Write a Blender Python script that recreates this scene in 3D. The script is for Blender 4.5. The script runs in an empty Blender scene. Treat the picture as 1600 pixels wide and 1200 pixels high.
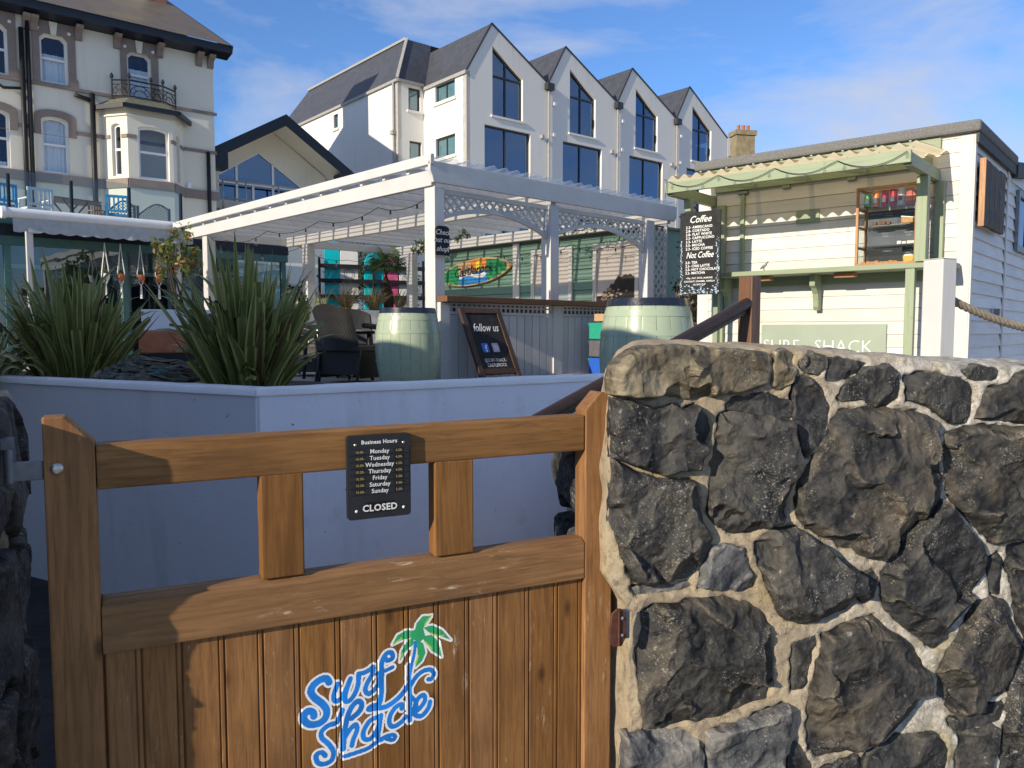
import bpy, bmesh, math, random
import numpy as np
from mathutils import Vector, Matrix, noise
from mathutils.geometry import tessellate_polygon
R = math.radians
SC = bpy.context.scene
COL = SC.collection

# ------------------------------------------------------------------ camera, sky, sun, exposure
cam = bpy.data.cameras.new('camera')
camo = bpy.data.objects.new('camera', cam)
COL.objects.link(camo)
camo.location = (0, 0, 1.55)
camo.rotation_euler = (R(90 - 3.9), 0, 0)
cam.sensor_width = 36.0
cam.lens = 36.0 * 1220 / 1600
cam.clip_start = 0.05
cam.clip_end = 3000
SC.camera = camo

SUN_EL, SUN_ROT = R(20.0), R(224.0)
world = bpy.data.worlds.new('World')
SC.world = world
world.use_nodes = True
wn, wl = world.node_tree.nodes, world.node_tree.links
wn.clear()
sky = wn.new('ShaderNodeTexSky')
sky.sky_type = 'NISHITA'
sky.sun_disc = False
sky.sun_elevation = SUN_EL
sky.sun_rotation = SUN_ROT
sky.air_density = 1.0
sky.dust_density = 0.0
sky.ozone_density = 5.5
bg = wn.new('ShaderNodeBackground')
bg.inputs['Strength'].default_value = 0.113
wo = wn.new('ShaderNodeOutputWorld')
tc = wn.new('ShaderNodeTexCoord')
mp = wn.new('ShaderNodeMapping')
mp.inputs['Scale'].default_value = (1.3, 1.3, 3.4)
mp.inputs['Location'].default_value = (0.88, 12.29, 0.40)
n1 = wn.new('ShaderNodeTexNoise')
n1.inputs['Scale'].default_value = 1.7
n1.inputs['Detail'].default_value = 9
n1.inputs['Roughness'].default_value = 0.58
n1.inputs['Distortion'].default_value = 0.4
cr = wn.new('ShaderNodeMapRange')
cr.inputs['From Min'].default_value = 0.44
cr.inputs['From Max'].default_value = 0.66
cr.inputs['To Max'].default_value = 0.85
mx = wn.new('ShaderNodeMix')
mx.data_type = 'RGBA'
mx.inputs['B'].default_value = (3.7, 3.9, 4.5, 1)
wl.new(tc.outputs['Generated'], mp.inputs['Vector'])
wl.new(mp.outputs['Vector'], n1.inputs['Vector'])
wl.new(n1.outputs['Fac'], cr.inputs['Value'])
wl.new(cr.outputs['Result'], mx.inputs['Factor'])
wb = wn.new('ShaderNodeMix')          # white balance of the sky
wb.data_type = 'RGBA'
wb.blend_type = 'MULTIPLY'
wb.inputs['Factor'].default_value = 1
wb.inputs['B'].default_value = (.93, 1.0, 1.13, 1)
wl.new(sky.outputs['Color'], wb.inputs['A'])
wl.new(wb.outputs['Result'], mx.inputs['A'])
wl.new(mx.outputs['Result'], bg.inputs['Color'])
wl.new(bg.outputs['Background'], wo.inputs['Surface'])

sl = bpy.data.lights.new('sun', 'SUN')
sl.energy = 4.0
sl.angle = R(0.5)
sl.color = (1.0, 0.87, 0.68)
so = bpy.data.objects.new('sun', sl)
COL.objects.link(so)
TO_SUN = Vector((math.sin(SUN_ROT) * math.cos(SUN_EL), math.cos(SUN_ROT) * math.cos(SUN_EL), math.sin(SUN_EL)))
so.rotation_euler = TO_SUN.to_track_quat('Z', 'Y').to_euler()
so.location = (-20, -24, 20)

SC.view_settings.view_transform = 'Standard'
SC.view_settings.look = 'None'
SC.view_settings.exposure = 0.55
SC.view_settings.gamma = 1.0
SC.view_settings.use_curve_mapping = False
SC.render.engine = 'CYCLES'
SC.cycles.use_denoising = True
SC.cycles.max_bounces = 8
SC.cycles.transparent_max_bounces = 16
SC.cycles.caustics_reflective = False
SC.cycles.caustics_refractive = False

# ------------------------------------------------------------------ materials
MATS = {}


def newmat(name):
    m = bpy.data.materials.new(name)
    m.use_nodes = True
    nt = m.node_tree
    nt.nodes.clear()
    out = nt.nodes.new('ShaderNodeOutputMaterial')
    bs = nt.nodes.new('ShaderNodeBsdfPrincipled')
    nt.links.new(bs.outputs[0], out.inputs['Surface'])
    MATS[name] = m
    return m, nt, bs, out


class NB:
    """small node helper"""
    def __init__(s, nt):
        s.nt = nt

    def n(s, t, **k):
        x = s.nt.nodes.new(t)
        for a, b in k.items():
            setattr(x, a, b)
        return x

    def l(s, a, b):
        s.nt.links.new(a, b)

    def coords(s, scale=(1, 1, 1), kind='Object', rnd=True):
        t = s.n('ShaderNodeTexCoord')
        src = t.outputs[kind]
        if rnd:
            oi = s.n('ShaderNodeObjectInfo')
            m = s.n('ShaderNodeMath', operation='MULTIPLY')
            m.inputs[1].default_value = 37.0
            s.l(oi.outputs['Random'], m.inputs[0])
            a = s.n('ShaderNodeVectorMath', operation='ADD')
            s.l(src, a.inputs[0])
            s.l(m.outputs[0], a.inputs[1])
            src = a.outputs[0]
        mp = s.n('ShaderNodeMapping')
        mp.inputs['Scale'].default_value = scale
        s.l(src, mp.inputs['Vector'])
        return mp.outputs[0]

    def noise(s, vec, scale, detail=4, rough=.55, dist=0.0):
        x = s.n('ShaderNodeTexNoise')
        x.inputs['Scale'].default_value = scale
        x.inputs['Detail'].default_value = detail
        x.inputs['Roughness'].default_value = rough
        x.inputs['Distortion'].default_value = dist
        s.l(vec, x.inputs['Vector'])
        return x.outputs['Fac']

    def rng(s, v, a, b, c=0.0, d=1.0):
        x = s.n('ShaderNodeMapRange')
        for k, q in zip(('From Min', 'From Max', 'To Min', 'To Max'), (a, b, c, d)):
            x.inputs[k].default_value = q
        s.l(v, x.inputs['Value'])
        return x.outputs['Result']

    def mix(s, f, a, b, blend='MIX'):
        x = s.n('ShaderNodeMix', data_type='RGBA', blend_type=blend)
        for sock, q in (('A', a), ('B', b)):
            if isinstance(q, (tuple, list)):
                x.inputs[sock].default_value = (*q[:3], 1)
            else:
                s.l(q, x.inputs[sock])
        if isinstance(f, (int, float)):
            x.inputs['Factor'].default_value = f
        else:
            s.l(f, x.inputs['Factor'])
        return x.outputs['Result']

    def math(s, op, a, b):
        x = s.n('ShaderNodeMath', operation=op)
        for i, q in enumerate((a, b)):
            if isinstance(q, (int, float)):
                x.inputs[i].default_value = q
            else:
                s.l(q, x.inputs[i])
        return x.outputs[0]

    def bump(s, h, strength, dist, bs, prev=None):
        x = s.n('ShaderNodeBump')
        x.inputs['Strength'].default_value = strength
        x.inputs['Distance'].default_value = dist
        s.l(h, x.inputs['Height'])
        if prev is not None:
            s.l(prev, x.inputs['Normal'])
        s.l(x.outputs[0], bs.inputs['Normal'])
        return x.outputs[0]


def dk(c, k):
    return tuple(max(0, q * k) for q in c)


def plain(name, col, rough=.55, var=.12, scale=5, bump=.15, bscale=80, bdist=.002, metal=0, spec=.4, stretch=(1, 1, 1), dirt=None, dirtamt=.35, rnd=True, coat=0, sub=0):
    m, nt, bs, _ = newmat(name)
    b = NB(nt)
    v = b.coords(stretch, rnd=rnd)
    f = b.rng(b.noise(v, scale, 6), .3, .7)
    c = b.mix(f, dk(col, 1 - var), dk(col, 1 + var))
    if dirt:
        d = b.rng(b.noise(v, scale * 2.3, 8, .65), .52, .72, 0, dirtamt)
        c = b.mix(d, c, dirt)
    b.l(c, bs.inputs['Base Color'])
    bs.inputs['Roughness'].default_value = rough
    b.l(b.rng(b.noise(v, scale * 3, 5), .3, .7, rough - .08, rough + .1), bs.inputs['Roughness'])
    bs.inputs['Metallic'].default_value = metal
    bs.inputs['Specular IOR Level'].default_value = spec
    if coat:
        bs.inputs['Coat Weight'].default_value = coat
        bs.inputs['Coat Roughness'].default_value = .12
    if bump:
        b.bump(b.noise(v, bscale, 5), bump, bdist, bs)
    return m


def woodm(name, col, dark, axis='x', rough=.5, spec=.4, wear=None, wearamt=0, bump=.35, gscale=1.0, knots=True):
    """grain runs along the axis"""
    m, nt, bs, _ = newmat(name)
    b = NB(nt)
    st = {'x': (.06, 1, 1), 'z': (1, 1, .06), 'y': (1, .06, 1)}[axis]
    v = b.coords(tuple(q * gscale for q in st))
    g1 = b.noise(v, 105, 9, .68, .6)
    g2 = b.noise(v, 12, 4, .5, 1.2)
    c = b.mix(b.rng(g2, .3, .7), col, dk(col, .68))
    c = b.mix(b.rng(g1, .42, .66, 0, .9), c, dark)
    v2 = b.coords((1, 1, 1))
    big = b.noise(v2, 3.2, 5, .6)
    c = b.mix(b.rng(big, .42, .72, 0, .6), c, dk(dark, .9))
    if knots:
        vk = b.coords(tuple(.45 if q < .5 else 1 for q in st))
        vo = b.n('ShaderNodeTexVoronoi')
        vo.inputs['Scale'].default_value = 8
        b.l(vk, vo.inputs['Vector'])
        c = b.mix(b.rng(vo.outputs['Distance'], .03, .10, .9, 0), c, dk(dark, .5))
    oi = b.n('ShaderNodeObjectInfo')
    hv = b.n('ShaderNodeHueSaturation')
    b.l(b.rng(oi.outputs['Random'], 0, 1, .88, 1.12), hv.inputs['Value'])
    b.l(b.rng(oi.outputs['Random'], 0, 1, 1.04, .94), hv.inputs['Saturation'])
    b.l(c, hv.inputs['Color'])
    c = hv.outputs['Color']
    rr = b.rng(g1, .3, .7, rough - .1, rough + .15)
    if wear:
        v3 = b.coords(tuple(min(1, q * 3) for q in st))
        w1 = b.noise(v3, 55, 9, .75)
        w2 = b.noise(v2, 4.5, 4)
        w = b.math('MULTIPLY', b.rng(w1, .58, .66), b.rng(w2, .48, .62))
        w = b.math('MULTIPLY', w, wearamt)
        c = b.mix(w, c, wear)
        vd = b.coords(tuple(min(1, q * 4) for q in st))
        c = b.mix(b.rng(b.noise(vd, 9, 7, .7), .55, .75, 0, .55), c, dk(dark, .6))
    b.l(c, bs.inputs['Base Color'])
    b.l(rr, bs.inputs['Roughness'])
    bs.inputs['Specular IOR Level'].default_value = spec
    b.bump(g1, bump, .0015, bs)
    return m


def paintwood(name, col, axis='x', rough=.55, grime=(.32, .29, .22), gamt=.25, spec=.35):
    """painted timber: faint grain relief, knots and grime"""
    m, nt, bs, _ = newmat(name)
    b = NB(nt)
    st = {'x': (.05, 1, 1), 'z': (1, 1, .05), 'y': (1, .05, 1)}[axis]
    v = b.coords(st)
    g = b.noise(v, 45, 7, .65, .4)
    v2 = b.coords((1, 1, 1))
    big = b.noise(v2, 2.3, 6, .6)
    c = b.mix(b.rng(big, .3, .7), dk(col, .93), dk(col, 1.04))
    c = b.mix(b.rng(g, .52, .72, 0, gamt), c, grime)
    vo = b.n('ShaderNodeTexVoronoi')
    vo.inputs['Scale'].default_value = 3.3
    b.l(v2, vo.inputs['Vector'])
    c = b.mix(b.rng(vo.outputs['Distance'], .02, .06, .35, 0), c, grime)
    sp = b.math('MULTIPLY', b.rng(b.noise(v2, 14, 8, .7), .6, .7), b.rng(b.noise(v2, 1.7, 3), .5, .7, 0, gamt * 1.8))
    c = b.mix(sp, c, grime)
    oi = b.n('ShaderNodeObjectInfo')
    hv = b.n('ShaderNodeHueSaturation')
    b.l(b.rng(oi.outputs['Random'], 0, 1, .90, 1.06), hv.inputs['Value'])
    b.l(c, hv.inputs['Color'])
    c = hv.outputs['Color']
    b.l(c, bs.inputs['Base Color'])
    b.l(b.rng(g, .3, .7, rough - .1, rough + .12), bs.inputs['Roughness'])
    bs.inputs['Specular IOR Level'].default_value = spec
    b.bump(g, .22, .0015, bs)
    return m


def render_wall(name, col, stain=(.35, .33, .28), amt=.25, scale=.35):
    m, nt, bs, _ = newmat(name)
    b = NB(nt)
    v = b.coords((1, 1, 1), rnd=False)
    big = b.noise(v, scale, 7, .6)
    c = b.mix(b.rng(big, .3, .7), dk(col, .93), dk(col, 1.03))
    vs = b.coords((1, 1, .12), rnd=False)
    c = b.mix(b.rng(b.noise(vs, 3.0, 7, .65), .55, .8, 0, amt), c, stain)
    if name.startswith('planter'):
        c = b.mix(b.rng(b.noise(v, 24, 6, .6), .715, .73, 0, .85), c, (.10, .10, .10))
        c = b.mix(b.rng(b.noise(v, 5, 8, .7), .56, .70, 0, .25), c, (.40, .42, .36))
    b.l(c, bs.inputs['Base Color'])
    bs.inputs['Roughness'].default_value = .85
    bs.inputs['Specular IOR Level'].default_value = .2
    b.bump(b.noise(v, 30, 6), .25, .006, bs)
    return m


def glassm(name, tint=(.75, .82, .85), refl=.12, rough=.01, reflcol=(1, 1, 1), blend=.25):
    m = bpy.data.materials.new(name)
    m.use_nodes = True
    nt = m.node_tree
    nt.nodes.clear()
    b = NB(nt)
    out = b.n('ShaderNodeOutputMaterial')
    tr = b.n('ShaderNodeBsdfTransparent')
    tr.inputs['Color'].default_value = (*tint, 1)
    gl = b.n('ShaderNodeBsdfGlossy')
    gl.inputs['Roughness'].default_value = rough
    gl.inputs['Color'].default_value = (*reflcol, 1)
    lw = b.n('ShaderNodeLayerWeight')
    if name in ('window_glass', 'hotel_glass', 'shop_glass'):
        bp = b.n('ShaderNodeBump')
        bp.inputs['Strength'].default_value = .06
        bp.inputs['Distance'].default_value = .05
        b.l(b.noise(b.coords((1, 1, 1)), 1.6, 2), bp.inputs['Height'])
        b.l(bp.outputs[0], gl.inputs['Normal'])
    lw.inputs['Blend'].default_value = blend
    f = b.rng(lw.outputs['Fresnel'], 0, 1, refl, 1)
    ge = b.n('ShaderNodeNewGeometry')      # the inner side of a pane does not mirror again
    f = b.math('MULTIPLY', f, b.math('SUBTRACT', 1.0, ge.outputs['Backfacing']))
    mx = b.n('ShaderNodeMixShader')
    b.l(f, mx.inputs[0])
    b.l(tr.outputs[0], mx.inputs[1])
    b.l(gl.outputs[0], mx.inputs[2])
    b.l(mx.outputs[0], out.inputs['Surface'])
    MATS[name] = m
    return m


def slatem(name, c1, c2, bw=.28, bh=.16, moss=None):
    m, nt, bs, _ = newmat(name)
    b = NB(nt)
    t = b.n('ShaderNodeTexCoord')
    br = b.n('ShaderNodeTexBrick')
    br.inputs['Scale'].default_value = 1
    br.inputs['Brick Width'].default_value = bw
    br.inputs['Row Height'].default_value = bh
    br.inputs['Mortar Size'].default_value = .012
    br.inputs['Mortar Smooth'].default_value = .3
    br.inputs['Bias'].default_value = -.2
    br.inputs['Color1'].default_value = (*c1, 1)
    br.inputs['Color2'].default_value = (*c2, 1)
    br.inputs['Mortar'].default_value = (*dk(c1, .45), 1)
    b.l(t.outputs['UV'], br.inputs['Vector'])
    v = b.coords((1, 1, 1), rnd=False)
    c = b.mix(b.rng(b.noise(v, 2.2, 7, .7), .3, .7, 0, .6), br.outputs['Color'], dk(c2, 1.25), 'MIX')
    if moss:
        c = b.mix(b.rng(b.noise(v, .8, 8, .7), .5, .72, 0, .75), c, moss)
        c = b.mix(b.rng(b.noise(v, 6, 6, .7), .62, .7, 0, .5), c, (.32, .3, .22))
    b.l(c, bs.inputs['Base Color'])
    bs.inputs['Roughness'].default_value = .6
    b.bump(br.outputs['Fac'], -.5, .02, bs)
    return m


def leafm(name, c1, c2, trans=.3, rough=.45, edge=None, edgew=.16):
    m, nt, bs, out = newmat(name)
    b = NB(nt)
    v = b.coords((1, 1, 1), rnd=True)
    c = b.mix(b.rng(b.noise(v, 6, 4), .35, .65), c1, c2)
    if edge:
        t = b.n('ShaderNodeTexCoord')
        sx = b.n('ShaderNodeSeparateXYZ')
        b.l(t.outputs['UV'], sx.inputs[0])
        d = b.math('ABSOLUTE', b.math('SUBTRACT', sx.outputs[0], .5), 0)
        oi = b.n('ShaderNodeObjectInfo')
        amt = b.rng(oi.outputs['Random'], 0, 1, .25, 1.0)
        e = b.math('MULTIPLY', b.rng(d, .5 - edgew - .06, .5 - edgew), amt)
        c = b.mix(e, c, edge)
        st = b.n('ShaderNodeMapping')
        st.inputs['Scale'].default_value = (14, .6, 1)
        b.l(t.outputs['UV'], st.inputs['Vector'])
        c = b.mix(b.rng(b.noise(st.outputs[0], 1.5, 5), .5, .75, 0, .35), c, dk(edge, .6))
    b.l(c, bs.inputs['Base Color'])
    bs.inputs['Roughness'].default_value = rough
    tl = b.n('ShaderNodeBsdfTranslucent')
    b.l(c, tl.inputs['Color'])
    mx = b.n('ShaderNodeMixShader')
    mx.inputs[0].default_value = trans
    b.l(bs.outputs[0], mx.inputs[1])
    b.l(tl.outputs[0], mx.inputs[2])
    b.l(mx.outputs[0], out.inputs['Surface'])
    return m


def stonem(name, c1, c2, c3, lich=.5, seed=0.0):
    m, nt, bs, _ = newmat(name)
    b = NB(nt)
    v = b.coords((1, 1, 1))
    big = b.noise(v, 6, 6, .6, .6)
    mid = b.noise(v, 22, 7, .65, .3)
    fin = b.noise(v, 140, 6, .7)
    c = b.mix(b.rng(mid, .40, .62), c1, c2)  # stone tones, spread wider to stand in for shadowed and lit faces
    c = b.mix(b.rng(big, .5, .66, 0, .75), c, c3)
    # paler worn ridges
    ge = b.n('ShaderNodeNewGeometry')
    wr = b.math('MULTIPLY', b.rng(ge.outputs['Pointiness'], .51, .60), b.rng(b.noise(v, 70, 5, .7), .4, .6, .15, .8))
    c = b.mix(wr, c, dk(c3, 2.0))
    # lichen and salt specks
    sp = b.rng(b.noise(v, 210, 4, .75), .57, .64)
    sp2 = b.rng(b.noise(v, 7, 6, .7), .50, .64, 0.02, 1)
    c = b.mix(b.math('MULTIPLY', b.math('MULTIPLY', sp, sp2), lich), c, (.46, .44, .38))
    pt = b.math('MULTIPLY', b.rng(b.noise(v, 36, 8, .75), .6, .68), b.rng(b.noise(v, 5.3, 4), .46, .60, 0, lich))
    c = b.mix(pt, c, (.48, .45, .38))
    yl = b.math('MULTIPLY', b.rng(b.noise(v, 60, 6, .7), .62, .68), b.rng(b.noise(v, 4.1, 3), .50, .60, 0, .7 * lich))
    c = b.mix(yl, c, (.26, .23, .09))
    b.l(c, bs.inputs['Base Color'])
    b.l(b.rng(mid, .3, .7, .55, .82), bs.inputs['Roughness'])
    bs.inputs['Specular IOR Level'].default_value = .35
    rg_ = b.n('ShaderNodeTexNoise', noise_type='RIDGED_MULTIFRACTAL')
    rg_.inputs['Scale'].default_value = 17
    rg_.inputs['Detail'].default_value = 6
    b.l(v, rg_.inputs['Vector'])
    # knapped facets: scalloped cells bent by noise
    dv = b.n('ShaderNodeVectorMath', operation='MULTIPLY_ADD')
    nz = b.n('ShaderNodeTexNoise')
    nz.inputs['Scale'].default_value = 9
    nz.inputs['Detail'].default_value = 3
    b.l(v, nz.inputs['Vector'])
    b.l(nz.outputs['Color'], dv.inputs[0])
    dv.inputs[1].default_value = (.16, .16, .16)
    b.l(v, dv.inputs[2])
    n0 = None
    for sc_, st_, di_ in ((12, .85, .026), (38, .5, .008)):
        vk = b.n('ShaderNodeTexVoronoi')
        vk.inputs['Scale'].default_value = sc_
        b.l(dv.outputs[0], vk.inputs['Vector'])
        n0 = b.bump(vk.outputs['Distance'], st_, di_, bs, n0)
    n0 = b.bump(rg_.outputs['Fac'], .35, .005, bs, n0)
    n0 = b.bump(b.noise(v, 48, 9, .72, .4), .65, .006, bs, n0)
    b.bump(fin, .5, .0022, bs, n0)
    return m


# foreground
woodm('gate_wood_h', (.310, .160, .058), (.135, .066, .024), 'x', .55, .25, wear=(.62, .52, .38), wearamt=.8)
woodm('gate_wood_v', (.325, .158, .052), (.135, .060, .020), 'z', .55, .25, wear=(.62, .52, .38), wearamt=.6)
plain('logo_white', (.78, .78, .78), .45, .04, 30, .1)
plain('logo_blue', (.012, .19, .62), .42, .28, 18, .1)
plain('logo_green', (.03, .34, .13), .42, .2, 18, .1)
plain('logo_yellow', (.42, .55, .08), .45, .1, 18, .1)
plain('sign_black', (.013, .015, .019), .42, .25, 20, .08, spec=.5)
plain('sign_insert', (.004, .004, .005), .35, .1, 20, 0)
plain('slate_card', (.10, .11, .13), .5, .15, 6, .05)
plain('sign_print', (.72, .72, .70), .5, .03, 20, 0)
plain('sign_gold', (.42, .33, .14), .5, .1, 20, 0)
plain('steel', (.55, .53, .48), .32, .1, 40, .1, metal=.9)
plain('galvanised', (.20, .22, .25), .5, .25, 30, .2, metal=.5)
plain('rust_bracket', (.10, .042, .028), .85, .35, 60, .5, 120, spec=.2, dirt=(.17, .075, .045))
stonem('basalt', (.012, .013, .0155), (.050, .051, .052), (.088, .082, .070), .9)
stonem('basalt_brown', (.014, .015, .0165), (.058, .056, .052), (.125, .105, .078), 1.0)
stonem('basalt_pale', (.045, .048, .055), (.11, .115, .12), (.22, .21, .19), 1.0)
stonem('coping_stone', (.075, .062, .042), (.16, .135, .09), (.30, .26, .18), 1.0)


def mortarm():
    m, nt, bs, _ = newmat('mortar')
    b = NB(nt)
    v = b.coords((1, 1, 1), rnd=False)
    c = b.mix(b.rng(b.noise(v, 9, 6, .6), .35, .65), (.60, .50, .35), (.44, .36, .26))
    # towards the far right the pointing is greyer and salt-crusted
    sx = b.n('ShaderNodeSeparateXYZ')
    t = b.n('ShaderNodeTexCoord')
    b.l(t.outputs['Object'], sx.inputs[0])
    g = b.rng(b.math('ADD', sx.outputs[0], b.rng(b.noise(v, 5, 4), 0, 1, -.3, .3)), .35, .75)
    c = b.mix(g, c, b.mix(b.rng(b.noise(v, 40, 7, .7), .40, .62), (.42, .395, .34), (.84, .80, .71)))
    c = b.mix(b.rng(b.noise(v, 11, 8, .75), .54, .66, 0, .75), c, (.10, .092, .065))
    c = b.mix(b.rng(b.noise(v, 34, 8, .75), .56, .64, 0, .6), c, (.20, .17, .12))
    c = b.mix(b.math('MULTIPLY', b.rng(b.noise(v, 7, 5, .6), .54, .68), .5), c, (.42, .34, .12))
    c = b.mix(b.rng(b.noise(v, 120, 5, .7), .60, .70, 0, .45), c, (.72, .68, .58))
    b.l(c, bs.inputs['Base Color'])
    bs.inputs['Roughness'].default_value = .9
    bs.inputs['Specular IOR Level'].default_value = .15
    n0 = b.bump(b.noise(v, 45, 9, .75), 1.0, .012, bs)
    n0 = b.bump(b.noise(v, 150, 6, .75), .8, .005, bs, n0)
    vc = b.n('ShaderNodeTexVoronoi', feature='DISTANCE_TO_EDGE')
    vc.inputs['Scale'].default_value = 16
    b.l(v, vc.inputs['Vector'])
    b.bump(b.rng(vc.outputs['Distance'], 0, .025), .5, .003, bs, n0)


mortarm()
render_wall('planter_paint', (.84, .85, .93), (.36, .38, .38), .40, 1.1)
render_wall('planter_shaded', (.60, .61, .66), (.24, .26, .27), .45, 1.1)  # same paint made darker: the left wall's shade put into the colour
plain('planter_cap', (.82, .82, .84), .7, .06, 4, .2)
plain('soil', (.035, .025, .018), .95, .4, 20, .6, 60, .01)
woodm('post_brown', (.19, .088, .038), (.09, .040, .018), 'z', .45, .45)
woodm('rail_brown', (.048, .026, .017), (.022, .012, .008), 'x', .38, .5)
plain('rope_fibre', (.22, .19, .15), .9, .3, 60, .5, 200)
plain('net_fibre', (.13, .125, .10), .9, .6, 22, .6, 160)
plain('net_teal', (.05, .17, .18), .85, .3, 40, .4)
# terrace
for ax in 'xyz':
    paintwood('white_wood_' + ax, (.60, .595, .58), ax, .5, (.36, .34, .30), .22)
    paintwood('green_wood_' + ax, (.27, .325, .21), ax, .5, (.12, .15, .09), .3)
paintwood('white_board', (.63, .612, .57), 'x', .55, (.42, .38, .29), .38)
paintwood('white_board_side', (.70, .71, .72), 'y', .6, (.36, .38, .36), .3)
paintwood('shed_green', (.17, .29, .235), 'x', .55, (.07, .13, .10), .35)
woodm('bar_top', (.22, .10, .04), (.10, .045, .018), 'x', .5)
woodm('frame_dark', (.085, .045, .025), (.035, .018, .010), 'z', .55)
woodm('pine', (.50, .27, .12), (.30, .14, .055), 'z', .5)
woodm('old_plank', (.13, .085, .055), (.05, .033, .022), 'z', .7)
woodm('teak', (.30, .17, .09), (.16, .08, .04), 'x', .6)
plain('chalk_black', (.014, .015, .017), .75, .35, 6, .1, dirt=(.06, .06, .062), dirtamt=.35)
plain('chalk_white', (.82, .82, .80), .8, .08, 60, .1)
plain('chalk_blue', (.42, .55, .68), .8, .1, 60, .1)
plain('icon_blue', (.03, .17, .62), .5, .05, 20, 0)
plain('icon_pink', (.55, .42, .52), .5, .2, 20, 0)
plain('barrel_green', (.345, .415, .295), .27, .035, 3, .10, 60, .002, spec=.4, coat=.15)
plain('barrel_navy', (.010, .013, .024), .25, .2, 20, .1, spec=.5, coat=.3)
m_, nt_, bs_, _o = newmat('rattan')
b_ = NB(nt_)
v_ = b_.coords((1, 1, 1))
wv = b_.n('ShaderNodeTexWave', wave_type='BANDS', bands_direction='Z')
wv.inputs['Scale'].default_value = 26
wv.inputs['Distortion'].default_value = .6
b_.l(v_, wv.inputs['Vector'])
wx = b_.n('ShaderNodeTexWave', wave_type='BANDS', bands_direction='X')
wx.inputs['Scale'].default_value = 20
b_.l(v_, wx.inputs['Vector'])
hh_ = b_.math('MULTIPLY', wv.outputs['Fac'], wx.outputs['Fac'])
b_.l(b_.mix(hh_, (.004, .004, .005), (.020, .019, .019)), bs_.inputs['Base Color'])
bs_.inputs['Roughness'].default_value = .45
b_.bump(hh_, .8, .006, bs_)
plain('terrace_paving', (.42, .37, .31), .9, .2, 3, .4, 60, .004, dirt=(.2, .18, .15))
plain('crate_green', (.02, .30, .20), .4, .1, 20, .1)
plain('crate_blue', (.02, .10, .48), .4, .1, 20, .1)
plain('crate_grey', (.10, .10, .11), .5, .2, 20, .1)
plain('card', (.45, .30, .16), .8, .1, 10, .1)
plain('cable', (.012, .012, .012), .6, .1, 10, 0)
glassm('bulb_glass', (.93, .93, .90), .1)
plain('bulb_cap', (.02, .02, .02), .5, .1, 10, 0)
glassm('cabinet_glass', (.93, .95, .95), .03)
glassm('balustrade_glass', (.80, .87, .89), .05, .01, (.8, .85, .9))
glassm('window_glass', (.35, .42, .50), .34, .01, (.32, .46, .66))
glassm('hotel_glass', (.92, .95, .97), .08, .01, (.5, .6, .8), blend=.12)
glassm('shop_glass', (.60, .72, .74), .12, .01, (.8, .9, 1.0))
m_ = glassm('corrugated_sheet', (.95, .95, .94), .03, .15, blend=.04)
nt_ = m_.node_tree
b_ = NB(nt_)
tl_ = b_.n('ShaderNodeBsdfTranslucent')
tl_.inputs['Color'].default_value = (.92, .91, .88, 1)
mx_ = b_.n('ShaderNodeMixShader')
mx_.inputs[0].default_value = .45
o_ = [x for x in nt_.nodes if x.type == 'OUTPUT_MATERIAL'][0]
src_ = o_.inputs['Surface'].links[0].from_socket
b_.l(src_, mx_.inputs[1])
b_.l(tl_.outputs[0], mx_.inputs[2])
b_.l(mx_.outputs[0], o_.inputs['Surface'])
m_ = m_.copy()
m_.name = 'corrugated_old'
MATS['corrugated_old'] = m_
for x in m_.node_tree.nodes:
    if x.type == 'BSDF_TRANSPARENT':
        x.inputs['Color'].default_value = (.78, .66, .40, 1)
    if x.type == 'BSDF_TRANSLUCENT':
        x.inputs['Color'].default_value = (.92, .80, .52, 1)
    if x.type == 'MIX_SHADER' and not x.inputs[0].is_linked:
        x.inputs[0].default_value = .93
plain('roof_felt', (.17, .17, .165), .95, .3, 90, .8, 220, .004)
plain('felt_edge', (.05, .06, .062), .7, .3, 40, .4)
plain('sign_sage', (.29, .345, .27), .5, .06, 4, .05)
# background
render_wall('cream_render', (.76, .72, .61), (.42, .41, .36), .25)
plain('taupe_trim', (.24, .195, .17), .8, .1, 3, .2, 40, .004)
plain('white_trim', (.80, .80, .80), .5, .04, 4, .1)
render_wall('white_render', (.76, .745, .70), (.42, .41, .38), .40, .25)
slatem('hotel_slate', (.105, .083, .062), (.14, .112, .085), .3, .2, moss=(.19, .155, .05))
slatem('house_slate', (.040, .044, .056), (.062, .067, .082), .3, .22)
slatem('link_slate', (.030, .031, .033), (.045, .046, .048), .3, .2, moss=(.07, .065, .04))
plain('navy_fascia', (.009, .013, .024), .4, .2, 6, .1)
plain('gutter_grey', (.34, .33, .31), .5, .1, 6, .1)
plain('iron', (.010, .011, .013), .5, .2, 20, .1)
plain('window_frame_dark', (.035, .037, .042), .45, .1, 10, .05)
plain('lead_roof', (.14, .145, .10), .7, .3, 8, .3, dirt=(.26, .25, .10), dirtamt=.6)
plain('room_dark', (.012, .014, .018), .9, .2, 3, 0)
plain('curtain', (.82, .84, .86), .9, .06, 6, .1, stretch=(1, 1, .1))
plain('teal_paint', (.065, .16, .155), .45, .1, 6, .1)
plain('awning_white', (.74, .75, .76), .45, .05, 6, .05)
plain('awning_cloth', (.40, .42, .43), .85, .12, 10, .2, 300)
plain('blue_paint', (.03, .30, .58), .5, .1, 10, .1)
plain('wicker_grey', (.085, .088, .092), .8, .25, 40, .4, 120)
plain('chimney_stone', (.25, .205, .125), .9, .25, 3, .4, 20, .01, dirt=(.12, .10, .06))
plain('chimney_brick', (.34, .15, .09), .9, .25, 12, .4, 20, .01)
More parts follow.
